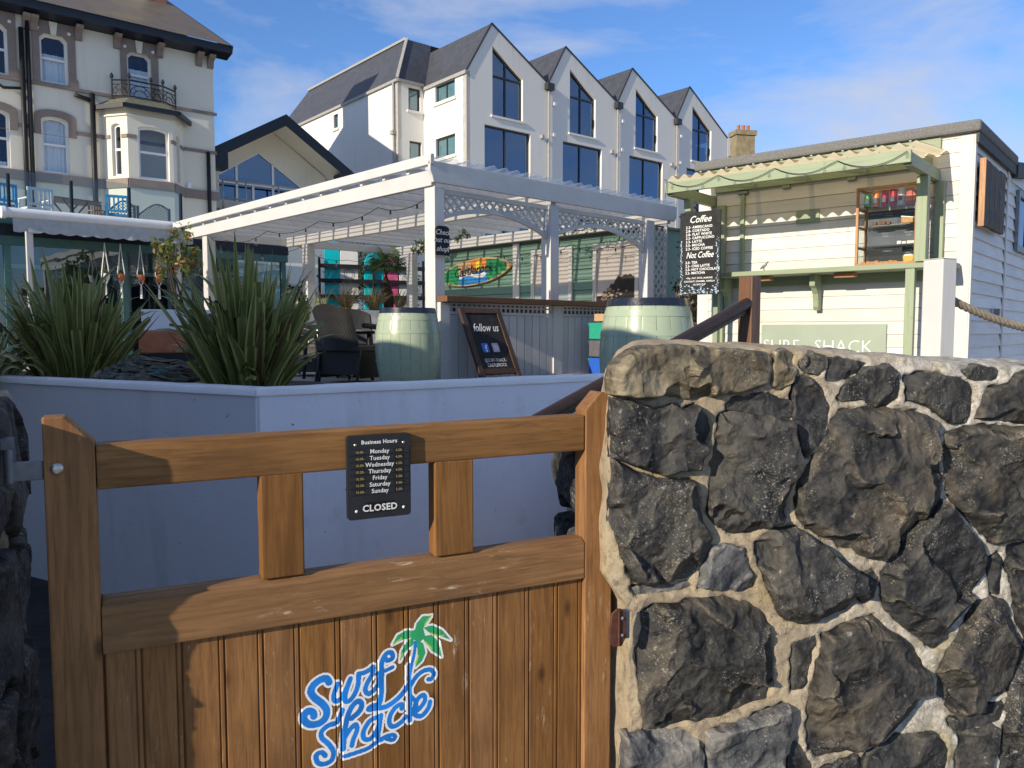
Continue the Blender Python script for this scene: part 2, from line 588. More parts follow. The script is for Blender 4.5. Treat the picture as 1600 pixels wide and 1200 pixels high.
plain('terracotta', (.42, .15, .075), .8, .2, 10, .3)
plain('board_turquoise', (.0, .47, .52), .4, .06, 5, .05)
plain('board_white', (.74, .73, .69), .4, .05, 5, .05)
plain('board_pink', (.68, .10, .26), .4, .3, 9, .05)
plain('fence_black', (.012, .012, .013), .6, .3, 10, .2)
plain('print_ink', (.02, .03, .05), .6, .1, 10, 0)
plain('sign_tan', (.52, .33, .17), .45, .15, 8, .1, stretch=(.2, 1, 1))
plain('sign_orange', (.70, .24, .04), .45, .15, 8, .1)
plain('sign_sun', (.85, .62, .05), .45, .1, 8, .1)
plain('sign_wave', (.03, .22, .55), .45, .35, 14, .1)
plain('sign_palm', (.02, .24, .085), .45, .35, 16, .1)
plain('photo_sky', (.52, .47, .43), .6, .12, 1.5, 0)
plain('photo_rock', (.028, .024, .02), .6, .6, 12, 0)
plain('photo_sand', (.36, .27, .20), .6, .3, 8, 0)
plain('photo_sea', (.34, .42, .42), .6, .15, 2, 0)
for n_, c_ in dict(can_green=(.09, .30, .05), can_orange=(.75, .22, .02), can_red=(.50, .015, .02), can_silver=(.55, .56, .58), box_red=(.55, .06, .03), cake=(.55, .27, .08), icing=(.80, .76, .68), choc=(.16, .065, .025), lemon=(.75, .45, .06)).items():
    plain(n_, c_, .4, .15, 30, .1, metal=.4 if n_.startswith('can') else 0)
plain('asphalt', (.05, .05, .052), .9, .3, 40, .5, 120, .006)
plain('ground_earth', (.022, .021, .02), .95, .4, 6, .6, 40, .01)
plain('grass', (.05, .075, .025), .95, .3, 1, .4, 10, .05)
plain('pavement', (.34, .31, .27), .9, .12, 2, .3, 60, .004, dirt=(.2, .19, .17))
plain('bounce_render', (.66, .64, .60), .9, .15, 2, .3)  # pale so the unseen building bounces light onto the planter
plain('trunk', (.055, .038, .025), .9, .4, 30, .8, 60, .02)
leafm('flax_leaf', (.13, .175, .055), (.21, .25, .085), .28, .34, edge=(.52, .48, .17))
leafm('flax_pale', (.22, .26, .10), (.34, .36, .17), .28, .42, edge=(.62, .58, .30), edgew=.22)
leafm('flax_dead', (.10, .05, .03), (.15, .09, .05), .1, .7)
leafm('palm_leaf', (.03, .075, .022), (.065, .13, .04), .25)
leafm('grass_tan', (.34, .24, .11), (.42, .34, .15), .3)
leafm('shrub_leaf', (.03, .055, .016), (.075, .105, .03), .3)
leafm('photinia_leaf', (.12, .17, .04), (.22, .24, .07), .35)
leafm('photinia_red', (.32, .10, .06), (.40, .16, .08), .35)
leafm('ivy_leaf', (.018, .032, .012), (.04, .055, .02), .2)
leafm('rosemary_leaf', (.07, .11, .04), (.13, .17, .06), .3)
leafm('hang_leaf', (.06, .12, .03), (.14, .2, .05), .35)

# ------------------------------------------------------------------ mesh builder


class B:
    def __init__(s):
        s.v, s.f, s.mi, s.uv = [], [], [], []

    def face(s, idx, mi=0, uv=None):
        s.f.append(tuple(idx))
        s.mi.append(mi)
        s.uv.append(uv)

    def pts(s, P):
        i = len(s.v)
        s.v.extend([tuple(p) for p in P])
        return i

    def quad(s, P, mi=0, uv=None):
        i = s.pts(P)
        s.face(range(i, i + len(P)), mi, uv)
        return s

    def box(s, x0, x1, y0, y1, z0, z1, mi=0):
        i = s.pts([(x0, y0, z0), (x1, y0, z0), (x1, y1, z0), (x0, y1, z0), (x0, y0, z1), (x1, y0, z1), (x1, y1, z1), (x0, y1, z1)])
        for q in ((0, 3, 2, 1), (4, 5, 6, 7), (0, 1, 5, 4), (1, 2, 6, 5), (2, 3, 7, 6), (3, 0, 4, 7)):
            s.face([i + k for k in q], mi)
        return s

    def prism(s, poly, a0, a1, axis='y', mi=0):
        """poly in the two other axes (x,z for y; y,z for x; x,y for z) extruded from a0 to a1"""
        def put(p, a):
            return {'y': (p[0], a, p[1]), 'x': (a, p[0], p[1]), 'z': (p[0], p[1], a)}[axis]
        n = len(poly)
        i = s.pts([put(p, a0) for p in poly] + [put(p, a1) for p in poly])
        for k in range(n):
            s.face((i + k, i + (k + 1) % n, i + n + (k + 1) % n, i + n + k), mi)
        tri = tessellate_polygon([[Vector((p[0], p[1], 0)) for p in poly]])
        for t in tri:
            s.face([i + k for k in t], mi)
            s.face([i + n + k for k in reversed(t)], mi)
        return s

    def panel(s, outer, holes, y0, y1, mi=0, reveal=0):
        """wall sheet in x,z with holes; front at y0, reveals back to y1"""
        loops = [outer] + holes
        tri = tessellate_polygon([[Vector((p[0], p[1], 0)) for p in l] for l in loops])
        flat = [p for l in loops for p in l]
        i = s.pts([(p[0], y0, p[1]) for p in flat])
        for t in tri:
            s.face([i + k for k in t], mi)
        for l in loops:
            n = len(l)
            j = s.pts([(p[0], y0, p[1]) for p in l] + [(p[0], y1, p[1]) for p in l])
            for k in range(n):
                s.face((j + k, j + (k + 1) % n, j + n + (k + 1) % n, j + n + k), reveal)
        return s

    def tube(s, P, r, n=8, mi=0, caps=True):
        P = [Vector(p) for p in P]
        rr = r if isinstance(r, (list, tuple)) else [r] * len(P)
        st = len(s.v)
        up = Vector((0, 0, 1))
        for k, p in enumerate(P):
            t = (P[min(k + 1, len(P) - 1)] - P[max(k - 1, 0)]).normalized()
            u = t.cross(up)
            if u.length < 1e-3:
                u = t.cross(Vector((1, 0, 0)))
            u.normalize()
            w = u.cross(t).normalized()
            s.pts([p + (u * math.cos(2 * math.pi * j / n) + w * math.sin(2 * math.pi * j / n)) * rr[k] for j in range(n)])
        for k in range(len(P) - 1):
            for j in range(n):
                s.face((st + k * n + j, st + k * n + (j + 1) % n, st + (k + 1) * n + (j + 1) % n, st + (k + 1) * n + j), mi)
        if caps:
            s.face([st + j for j in reversed(range(n))], mi)
            s.face([st + (len(P) - 1) * n + j for j in range(n)], mi)
        return s

    def lathe(s, prof, n=24, c=(0, 0), a0=0, a1=2 * math.pi, mi=0):
        """prof: (r,z) pairs"""
        st = len(s.v)
        full = abs(a1 - a0 - 2 * math.pi) < 1e-6
        m = n if full else n + 1
        for r, z in prof:
            s.pts([(c[0] + r * math.cos(a0 + (a1 - a0) * j / n), c[1] + r * math.sin(a0 + (a1 - a0) * j / n), z) for j in range(m)])
        for k in range(len(prof) - 1):
            for j in range(n):
                j2 = (j + 1) % m
                s.face((st + k * m + j, st + k * m + j2, st + (k + 1) * m + j2, st + (k + 1) * m + j), mi)
        return s

    def bar(s, a, b_, w, h, mi=0, up=(0, 0, 1)):
        """rectangular bar between two points"""
        a, b_ = Vector(a), Vector(b_)
        t = (b_ - a).normalized()
        u = t.cross(Vector(up))
        if u.length < 1e-4:
            u = t.cross(Vector((0, 1, 0)))
        u.normalize()
        v = u.cross(t)
        c = [u * w / 2 + v * h / 2, -u * w / 2 + v * h / 2, -u * w / 2 - v * h / 2, u * w / 2 - v * h / 2]
        i = s.pts([a + q for q in c] + [b_ + q for q in c])
        for q in ((3, 2, 1, 0), (4, 5, 6, 7), (0, 1, 5, 4), (1, 2, 6, 5), (2, 3, 7, 6), (3, 0, 4, 7)):
            s.face([i + k for k in q], mi)
        return s

    def mesh(s, name, mats):
        me = bpy.data.meshes.new(name)
        me.from_pydata(s.v, [], s.f)
        for m in (mats if isinstance(mats, (list, tuple)) else [mats]):
            me.materials.append(MATS[m])
        me.polygons.foreach_set('material_index', s.mi)
        if any(u is not None for u in s.uv):
            l = me.uv_layers.new(name='UVMap')
            for p, u in zip(me.polygons, s.uv):
                if u:
                    for k, li in enumerate(p.loop_indices):
                        l.data[li].uv = u[k]
        return me

    def build(s, name, mats, parent=None, smooth=False, bevel=0, angle=None):
        me = s.mesh(name, mats)
        bm = bmesh.new()
        bm.from_mesh(me)
        bmesh.ops.recalc_face_normals(bm, faces=bm.faces)
        bm.to_mesh(me)
        bm.free()
        if smooth:
            me.polygons.foreach_set('use_smooth', [True] * len(me.polygons))
            if angle:
                me.set_sharp_from_angle(angle=R(angle))
        return link(name, me, parent, bevel)


def link(name, me, parent=None, bevel=0):
    o = bpy.data.objects.new(name, me)
    COL.objects.link(o)
    if parent is not None:
        o.parent = parent
    if bevel:
        md = o.modifiers.new('Bevel', 'BEVEL')
        md.width = bevel
        md.segments = 2
        md.limit_method = 'ANGLE'
    return o


def tag(o, label, cat, group=None):
    o['label'] = label
    o['category'] = cat
    if group:
        o['group'] = group
    return o


def thing(name, label, cat, loc=(0, 0, 0), rz=0, group=None):
    o = bpy.data.objects.new(name, None)
    o.empty_display_size = .1
    COL.objects.link(o)
    o.location = loc
    o.rotation_euler = (0, 0, R(rz))
    return tag(o, label, cat, group)


def struct(o):
    o['kind'] = 'structure'
    return o


def fr(loc, ang, x=0, y=0, z=0):
    a = R(ang)
    return (loc[0] + x * math.cos(a) - y * math.sin(a), loc[1] + x * math.sin(a) + y * math.cos(a), z)


_dg = None


def text(parent, name, body, size, x, z, y, mat, align='CENTER', shear=0.0, bold=0.0, space=1.0, wid=None, lean=0.0, depth=.0006):
    """printed or painted letters on the plane facing -y"""
    cu = bpy.data.curves.new('t', 'FONT')
    cu.body = body
    cu.size = size
    cu.shear = shear
    cu.offset = bold
    cu.space_character = space
    cu.align_x = align
    cu.resolution_u = 2
    ob = bpy.data.objects.new('t', cu)
    COL.objects.link(ob)
    dg = bpy.context.evaluated_depsgraph_get()
    me = bpy.data.meshes.new_from_object(ob.evaluated_get(dg))
    bpy.data.objects.remove(ob)
    bpy.data.curves.remove(cu)
    n = len(me.vertices)
    if n == 0:
        return None
    co = np.zeros(n * 3)
    me.vertices.foreach_get('co', co)
    co = co.reshape(-1, 3)
    if wid:
        co[:, 0] *= wid / (co[:, 0].max() - co[:, 0].min())
    cx, sx = math.cos(R(lean)), math.sin(R(lean))
    px = co[:, 0] * cx - co[:, 1] * sx
    pz = co[:, 0] * sx + co[:, 1] * cx
    out = np.stack([x + px, np.full(n, y), z + pz], 1)
    me.vertices.foreach_set('co', out.ravel())
    me.materials.clear()
    me.materials.append(MATS[mat])
    me.polygons.foreach_set('material_index', [0] * len(me.polygons))
    me.update()
    return link(name, me, parent)


def copy_tree(o, parent=None):
    c = o.copy()
    COL.objects.link(c)
    c.parent = parent
    for ch in [q for q in bpy.data.objects if q.parent == o]:
        copy_tree(ch, c)
    return c


def leafcloud(b, c, rad, n, size, rng, shell=.55, mi=0, flat=.5):
    for _ in range(n):
        d = Vector((rng.gauss(0, 1), rng.gauss(0, 1), rng.gauss(0, 1))).normalized()
        r = (shell + (1 - shell) * rng.random()) * (.75 + .35 * noise.noise(d * 2.3 + Vector(c)))
        p = Vector(c) + Vector((d.x * rad[0], d.y * rad[1], d.z * rad[2])) * r
        nrm = (d + Vector((rng.gauss(0, flat), rng.gauss(0, flat), rng.gauss(0, flat)))).normalized()
        u = nrm.orthogonal().normalized()
        u.rotate(Matrix.Rotation(rng.random() * 6.28, 3, nrm))
        w = nrm.cross(u)
        s = size * rng.uniform(.6, 1.3)
        b.quad([p - u * s, p - w * s * .45, p + u * s, p + w * s * .45], mi if isinstance(mi, int) else rng.choice(mi))

STONES = [
[(-66,1446),(-58,1472),(-35,1496),(-1,1511),(41,1513),(154,1507),(298,1502),(314,1489),(315,1456),(300,1431),(264,1421),(210,1411),(156,1408),(121,1401),(86,1409),(43,1410),(-21,1407),(-60,1412)],
[(328,1493),(353,1503),(372,1493),(371,1455),(360,1434),(341,1418),(325,1430),(327,1460)],
[(-59,1398),(-21,1393),(24,1374),(52,1369),(69,1379),(100,1370),(130,1378),(157,1359),(167,1329),(152,1297),(139,1268),(133,1245),(89,1240),(54,1237),(-7,1257),(-57,1274)],
[(-57,1262),(-7,1230),(54,1213),(89,1207),(129,1208),(139,1159),(144,1117),(169,1082),(178,1052),(142,1006),(118,990),(68,983),(-4,991),(-35,1052),(-56,1127)],
[(215,1384),(228,1396),(255,1398),(278,1404),(319,1403),(356,1390),(377,1375),(373,1354),(348,1348),(306,1357),(265,1367),(219,1370)],
[(197,1360),(238,1361),(274,1356),(311,1351),(339,1340),(362,1337),(366,1294),(365,1235),(367,1170),(363,1123),(317,1104),(280,1084),(225,1087),(193,1110),(175,1132),(178,1179),(179,1241),(183,1283),(188,1325)],
[(380,1436),(406,1446),(425,1435),(451,1412),(460,1373),(454,1339),(434,1288),(416,1259),(398,1293),(384,1353)],
[(396,1476),(414,1488),(428,1498),(457,1486),(454,1467),(434,1452),(439,1452),(410,1459)],
[(465,1484),(494,1484),(567,1474),(529,1453),(496,1439),(468,1439)],
[(518,1432),(572,1458),(597,1461),(616,1465),(641,1452),(651,1426),(649,1387),(624,1370),(585,1381),(560,1392),(512,1386),(498,1395)],
[(674,1441),(716,1445),(756,1444),(808,1429),(850,1421),(862,1401),(858,1352),(843,1330),(802,1331),(765,1354),(729,1376),(693,1385),(675,1383)],
[(843,1450),(874,1463),(921,1456),(927,1436),(891,1431),(849,1437)],
[(879,1340),(893,1391),(913,1407),(965,1417),(988,1439),(1017,1446),(1098,1443),(1105,1328),(1023,1325),(959,1332)],
[(496,1363),(542,1364),(610,1362),(660,1355),(710,1350),(749,1330),(760,1292),(775,1264),(778,1197),(769,1153),(720,1106),(681,1072),(637,1023),(613,1009),(548,1026),(474,1063),(425,1090),(401,1113),(395,1160),(403,1195),(431,1237),(437,1254),(469,1304)],
[(791,1297),(839,1310),(891,1315),(971,1307),(1025,1302),(1106,1300),(1121,1039),(1038,1043),(1001,1036),(953,1027),(931,1028),(892,1067),(848,1106),(806,1156),(799,1192),(791,1255)],
[(777,1133),(826,1075),(873,1039),(904,997),(903,956),(866,894),(842,854),(799,800),(775,771),(738,799),(679,846),(645,874),(626,916),(627,965),(650,1004),(721,1081)],
[(287,1061),(337,1085),(395,1082),(450,1043),(496,1004),(552,973),(557,929),(535,889),(480,875),(401,862),(356,889),(324,963),(298,1018)],
[(566,961),(596,968),(609,951),(604,913),(582,897),(567,916)],
[(179,1050),(205,1056),(250,1046),(272,1002),(286,955),(235,958),(152,968),(156,999)],
[(-9,972),(50,974),(127,976),(134,968),(68,961),(1,958)],
[(15,906),(50,923),(142,934),(207,934),(274,916),(316,883),(331,828),(334,737),(330,684),(260,668),(165,656),(91,646),(25,647),(12,723),(7,811)],
[(395,804),(444,825),(450,808),(437,745),(420,698),(397,696)],
[(479,823),(541,849),(600,858),(643,818),(696,786),(740,744),(753,688),(739,643),(714,600),(633,570),(551,542),(472,523),(443,543),(436,607),(443,689),(465,770)],
[(820,748),(858,810),(898,873),(931,885),(974,868),(1004,801),(1003,723),(991,630),(911,608),(836,606),(802,646),(795,703)],
[(985,1010),(1058,1014),(1173,1003),(1187,756),(1072,746),(1021,819),(1006,897),(989,956)],
[(1028,769),(1073,731),(1188,741),(1209,371),(1002,397),(990,478),(1005,565),(1013,692)],
[(861,534),(956,548),(973,537),(961,451),(943,394),(867,404)],
[(605,520),(676,545),(771,549),(814,508),(832,408),(575,440)],
[(177,615),(242,630),(309,645),(375,665),(379,631),(352,551),(367,466),(170,490)],
[(-23,632),(54,635),(136,618),(155,574),(154,492),(-22,514)],
[(401,572),(430,531),(446,494),(432,458),(387,463),(388,538)],
[(931,974),(956,995),(966,977),(961,893),(936,904)],
[(476,493),(581,513),(592,495),(565,441),(472,453)],
[(830,582),(989,606),(995,591),(980,560),(848,545)],
]
LOGO=[ (7.4,[(474,850),(468,859),(455,858),(442,849),(438,837),(446,823),(459,810),(468,794),(465,778),(452,770),(435,772),(425,781),(424,793),(432,800),(441,795),(443,787)]),(5.3,[(491,843),(484,826),(483,813),(489,808),(499,814),(509,832),(517,849)]),(5.3,[(517,849),(508,825),(505,807),(512,803),(523,812),(532,832),(534,856)]),(5.3,[(534,856),(545,856),(557,860),(564,864),(562,850),(552,834),(547,819),(554,810),(565,815)]),(5.3,[(565,815),(576,829),(581,853),(583,873),(592,887),(603,887),(605,876),(595,872),(590,877)]),(5.6,[(582,858),(581,822),(580,800),(575,784),(559,782),(554,777),(569,776),(590,775),(612,785),(629,799),(642,816)]),(4.3,[(571,848),(591,852),(605,856)]),(4.7,[(641,853),(640,823),(642,785),(641,733)]),(5.0,[(644,810),(657,827),(675,836),(689,834),(695,824),(690,815),(683,815)]),(4.3,[(646,784),(655,770),(657,754)]),(3.7,[(655,900),(652,876),(645,849),(640,823)]),(5.3,[(500,787),(489,765),(472,762),(458,753),(458,739),(471,723),(480,706),(477,689),(462,684),(449,690),(446,706),(457,709),(464,701)]),(5.9,[(518,766),(535,778),(539,792),(531,799),(519,790),(510,771),(504,743),(500,706)]),(5.3,[(503,728),(515,744),(526,751),(529,740),(521,721),(518,709)]),(5.3,[(570,757),(554,751),(542,732),(544,717),(558,715),(572,733),(579,759)]),(5.3,[(579,759),(575,732),(572,713),(580,707)]),(5.3,[(624,764),(623,773),(610,769),(599,754),(597,738),(605,729),(621,734),(633,744)]),(5.3,[(647,747),(663,756),(675,771),(671,783),(659,777),(651,758),(654,743),(668,739),(682,752),(686,765)]),(4.7,[(503,690),(526,692),(550,695),(568,703),(587,711),(603,712),(609,706),(603,701),(590,707)]) ]
FROND= [[(654,925),(657,939),(670,953),(692,952),(684,941),(672,928)],[(671,929),(692,930),(714,917),(734,891),(707,906),(685,916)],[(668,911),(691,910),(707,891),(713,858),(691,875),(674,900)],[(658,904),(672,895),(677,874),(669,857),(654,846),(659,871)],[(650,914),(635,903),(624,887),(621,865),(634,885),(652,897)],[(655,925),(635,929),(616,922),(605,904),(625,910),(650,911)],[(650,927),(672,929),(677,908),(663,897),(647,910)]]
YEL= [[(689,950),(676,935)],[(688,914),(707,904),(718,904)],[(676,897),(691,880)],[(655,854),(661,870)],[(625,914),(608,904)],[(622,871),(626,881)]]

# ------------------------------------------------------------------ the setting
TZ = .95           # terrace level
GA = 25.6          # gate direction
G0 = (-.788, 1.30)
b = B()
b.quad([(-2000, -2000, -.06), (2000, -2000, -.06), (2000, 2000, -.06), (-2000, 2000, -.06)])
struct(b.build('ground', 'pavement'))
b = B()
b.quad([(-60, -14, -.052), (60, -14, -.052), (60, -4, -.052), (-60, -4, -.052)])
struct(b.build('road', 'asphalt'))
b = B()
b.quad([(-6, 1.0, -.046), (2.6, 1.0, -.046), (2.6, 6, -.046), (-6, 7, -.046)])
struct(b.build('path', 'ground_earth'))
b = B()
ter = [(-12, 9.9), (-3.3, 5.25), (-1.30, 4.18), (.70, 5.50), (.82, 3.15), (9, 3.6), (12, 34), (-30, 34)]
b.prism(ter, -.05, TZ, 'z')
struct(b.build('terrace', 'terrace_paving'))

# ------------------------------------------------------------------ unseen building added left of the frame, shaped to shade planter and barrels
t = thing('shade_building', 'unseen pale outbuilding added left of the gate to shade the planter', 'building', (-2.51, 1.08, 0), -41 + 0)
b = B()
b.box(-7.5, 0, -3.6, 0, -.05, 3.40)
b.build('wall', 'bounce_render', t)
b = B()
b.prism([(-7.7, 3.40), (.12, 3.40), (.12, 3.46), (-2.2, 3.78), (-7.7, 3.62)], -3.7, .1, 'y')
b.build('roof', 'roof_felt', t)
b = B()
b.box(-4.2, -3.2, .002, .03, 0, 2.05)
dr = b.build('door', 'teal_paint', t)
b = B()
b.box(-3.32, -3.27, .03, .06, 1.0, 1.12)
b.build('handle', 'steel', dr)

# ------------------------------------------------------------------ gate
gate = thing('garden_gate', 'brown stained wooden gate with an open top and a painted blue logo', 'gate', (*G0, 0), GA)


def wpart(name, poly, y0, y1, mat, parent, axis='y', bevel=.003):
    q = B()
    q.prism(poly, y0, y1, axis)
    return q.build(name, mat, parent, bevel=bevel)


wpart('stile', [(0, .06), (.0775, .06), (.0775, 1.358), (.034, 1.405), (0, 1.405)], -.002, .047, 'gate_wood_v', gate)
wpart('stile', [(1.0585, .06), (1.131, .06), (1.131, 1.405), (1.098, 1.412), (1.0585, 1.372)], -.002, .047, 'gate_wood_v', gate)
q = B()
q.prism([(.0785, 1.275), (1.0575, 1.279), (1.0575, 1.360), (.0785, 1.354)], 0, .045)
q.build('top_rail', 'gate_wood_h', gate, bevel=.004)
q = B()
q.prism([(-.002, .983), (.047, .983), (.047, 1.077), (.012, 1.077), (-.002, 1.068)], .0785, 1.0575, 'x')
q.build('middle_rail', 'gate_wood_h', gate, bevel=.003)
q = B()
q.prism([(.0785, .10), (1.0575, .10), (1.0575, .21), (.0785, .21)], 0, .045)
q.build('bottom_rail', 'gate_wood_h', gate, bevel=.004)
for x0, x1 in ((.349, .429), (.697, .784)):
    q = B()
    q.box(x0, x1, .001, .044, 1.078, 1.279)
    q.build('upright', 'gate_wood_v', gate, bevel=.003)
BX = [.0785, .139, .206, .279, .349, .417, .497, .572, .640, .706, .776, .843, .921, .994, 1.0575]
BY = .011


def groove(x):
    """depth of the board face behind BY at gate position x"""
    for k in range(len(BX) - 1):
        if BX[k] <= x <= BX[k + 1]:
            a, c = x - BX[k], BX[k + 1] - x
            g = 0
            if a < .0035:
                g = max(g, .005 * (1 - a / .0035))
            if c < .002:
                g = max(g, .005 * (1 - c / .002))
            if abs(c - .0095) < .0022:
                g = max(g, .0035 * (1 - abs(c - .0095) / .0022))
            return g
    return 0


for k in range(len(BX) - 1):
    x0, x1 = BX[k], BX[k + 1]
    xs = [x0, x0 + .0035, x1 - .0117, x1 - .0095, x1 - .0073, x1 - .002, x1]
    poly = [(x, BY + groove(x)) for x in xs] + [(x1, BY + .018), (x0, BY + .018)]
    q = B()
    q.prism(poly, .215, .984, 'z')
    q.build('board', 'gate_wood_v', gate)
# painted logo, sprayed over the boards and into their grooves
res = .0011
gx = np.arange(.405, .75, res)
gz = np.arange(.655, .972, res)
PX, PZ = np.meshgrid((gx[:-1] + gx[1:]) / 2, (gz[:-1] + gz[1:]) / 2, indexing='ij')


def smooth_line(L):
    P = [np.array(p, float) / 1000 for p in L]
    out = []
    for i in range(len(P) - 1):
        p0, p1, p2, p3 = P[max(i - 1, 0)], P[i], P[i + 1], P[min(i + 2, len(P) - 1)]
        for t_ in np.linspace(0, 1, 6, endpoint=False):
            out.append(.5 * (2 * p1 + (p2 - p0) * t_ + (2 * p0 - 5 * p1 + 4 * p2 - p3) * t_ ** 2 + (3 * p1 - p0 - 3 * p2 + p3) * t_ ** 3))
    return np.array(out + [P[-1]])


def dist_line(L):
    d = np.full(PX.shape, 9.)
    for a, c in zip(L[:-1], L[1:]):
        e = c - a
        l2 = max(e @ e, 1e-12)
        t_ = np.clip(((PX - a[0]) * e[0] + (PZ - a[1]) * e[1]) / l2, 0, 1)
        d = np.minimum(d, np.hypot(PX - a[0] - t_ * e[0], PZ - a[1] - t_ * e[1]))
    return d


def in_poly(P, X, Z):
    r = np.zeros(X.shape, bool)
    n = len(P)
    for i in range(n):
        x1, z1 = P[i]
        x2, z2 = P[(i + 1) % n]
        if z1 == z2:
            continue
        c = ((z1 > Z) != (z2 > Z)) & (X < (x2 - x1) * (Z - z1) / (z2 - z1) + x1)
        r ^= c
    return r


cls = np.full(PX.shape, -1)
blue = np.full(PX.shape, 9.)
for w, L in LOGO:
    blue = np.minimum(blue, dist_line(smooth_line(L)) - w / 1000 * .98)
green = np.full(PX.shape, 9.)
for L in FROND:
    P = np.array(L) / 1000
    d = dist_line(np.vstack([P, P[:1]]))
    green = np.minimum(green, np.where(in_poly(P, PX, PZ), -d, d))
ye = np.full(PX.shape, 9.)
for L in YEL:
    ye = np.minimum(ye, dist_line(np.array(L) / 1000) - .0016)
cls[np.minimum(blue, green) < .0044] = 0
cls[green < 0] = 2
cls[ye < 0] = 3
cls[blue < 0] = 1
gm = np.array([groove(x) for x in (gx[:-1] + gx[1:]) / 2])
cls[gm > .0028, :] = -1
vid = -np.ones((len(gx), len(gz)), int)
q = B()
for i, k in zip(*np.nonzero(cls >= 0)):
    idx = []
    for di, dk_ in ((0, 0), (1, 0), (1, 1), (0, 1)):
        if vid[i + di, k + dk_] < 0:
            vid[i + di, k + dk_] = len(q.v)
            x = gx[i + di]
            q.v.append((x, BY - .0007 + groove(x), gz[k + dk_]))
        idx.append(vid[i + di, k + dk_])
    q.face(idx, int(cls[i, k]))
q.build('painted_logo', ['logo_white', 'logo_blue', 'logo_green', 'logo_yellow'], gate)['label'] = 'Surf Shack lettering with a palm tree painted in blue, green and white'
q = B()
q.lathe([(0, .006), (.005, .0055), (.0095, .003), (.011, 0)], 20)
o = q.build('bolt', 'steel', gate, smooth=True)
o.location = (.020, -.002, 1.317)
o.rotation_euler = (R(90), 0, 0)
# hinge
h = thing('gate_hinge', 'grey galvanised strap hinge between the left stone pier and the gate', 'hinge', (*G0, 0), GA)
q = B()
q.box(-.052, -.001, .010, .024, 1.298, 1.330)
q.build('strap', 'galvanised', h, bevel=.002)
q = B()
q.tube([(-.050, .017, 1.296), (-.050, .017, 1.372)], .009, 12)
q.build('pin', 'galvanised', h, smooth=True, angle=40)
q = B()
q.box(-.075, -.042, .008, .026, 1.352, 1.371)
q.build('hook', 'galvanised', h, bevel=.002)
# latch plate on the right
h = thing('latch_catch', 'rusty brown bent metal catch between the gate and the stone wall', 'latch', fr(G0, GA, -.069, -.058, .033), GA)
q = B()
q.prism([(1.118, .870), (1.124, .906), (1.138, .916), (1.150, .914), (1.161, .898), (1.161, .850), (1.150, .832), (1.128, .834), (1.118, .846)], -.064, -.057)
q.build('plate', 'rust_bracket', h, bevel=.0015)
q = B()
q.prism([(1.1385, .834), (1.143, .834), (1.143, .914), (1.1385, .914)], -.0675, -.0642)
q.build('fold', 'rust_bracket', h, bevel=.001)
q = B()
q.box(1.156, 1.176, -.056, -.046, .842, .908)
q.build('block', 'galvanised', h, bevel=.003)
for z in (.856, .894):
    q = B()
    q.lathe([(0, .0025), (.0035, .002), (.0045, 0)], 12)
    o = q.build('screw', 'steel', h, smooth=True)
    o.location = (1.150, -.0642, z)
    o.rotation_euler = (R(90), 0, 0)

# ------------------------------------------------------------------ business hours sign
sg = thing('business_hours_sign', 'black business hours board reading CLOSED screwed to the gate top rail', 'sign', (*G0, 0), GA)
X0, X1, Z0, Z1 = .511, .640, 1.178, 1.345


def rrect(x0, x1, z0, z1, r, n=5):
    P = []
    for cx, cz, a in ((x1 - r, z1 - r, 0), (x0 + r, z1 - r, 90), (x0 + r, z0 + r, 180), (x1 - r, z0 + r, 270)):
        for k in range(n + 1):
            t_ = R(a + 90 * k / n)
            P.append((cx + r * math.cos(t_), cz + r * math.sin(t_)))
    return P


q = B()
q.prism(rrect(X0, X1, Z0, Z1, .007), -.0135, -.0005)
q.build('board', 'sign_black', sg, bevel=.0015)
days = ['Monday', 'Tuesday', 'Wednesday', 'Thursday', 'Friday', 'Saturday', 'Sunday']
close = ['4.00-', '4.00-', '4.00-', '4.00-', '5.00-', '5.00-', '5.00-']
YT = -.0145
rz0 = Z1 - .0262
rh = .0132
xm = (X0 + X1) / 2
for k, d_ in enumerate(days):
    zc = rz0 - rh * (k + .5)
    q = B()
    q.box(X0 + .0035, X1 - .0035, -.0152, -.0136, zc - rh / 2 + .0006, zc + rh / 2 - .0006)
    q.build('day_strip', 'sign_black', sg, bevel=.0004)
    text(sg, 'lettering', d_, .0120, xm, zc - .0037, -.0156, 'sign_print', bold=.00018, space=1.02)
    for xx, s_ in ((X0 + .0245, '10.00-'), (X1 - .0245, close[k])):
        q = B()
        q.box(xx - .0098, xx + .0098, -.0156, -.0153, zc - .0042, zc + .0042)
        sl_ = q.build('time_slot', 'sign_insert', sg)
        text(sl_, 'lettering', s_, .0075, xx, zc - .0026, -.0159, 'sign_gold')
text(sg, 'lettering', 'Business Hours', .0108, xm, Z1 - .0175, -.0142, 'sign_print', bold=.0003, space=1.08)
q = B()
q.box(xm - .030, xm + .030, -.0142, -.0137, Z0 + .012, Z0 + .0325)
c_ = q.build('closed_plate', 'sign_insert', sg)
text(c_, 'lettering', 'CLOSED', .0185, xm, Z0 + .0152, -.0146, 'sign_print', bold=.0005, space=1.05)
for x, z, mt in ((X0 + .0165, Z1 - .0185, 'steel'), (X1 - .0145, Z1 - .0185, 'steel'), (X0 + .017, Z0 + .017, 'logo_white'), (X1 - .0155, Z0 + .017, 'logo_white')):
    q = B()
    q.lathe([(0, .0012), (.0022, .001), (.003, 0)], 12)
    o = q.build('screw', mt, sg, smooth=True)
    o.location = (x, -.0136, z)
    o.rotation_euler = (R(90), 0, 0)

# ------------------------------------------------------------------ stone walls


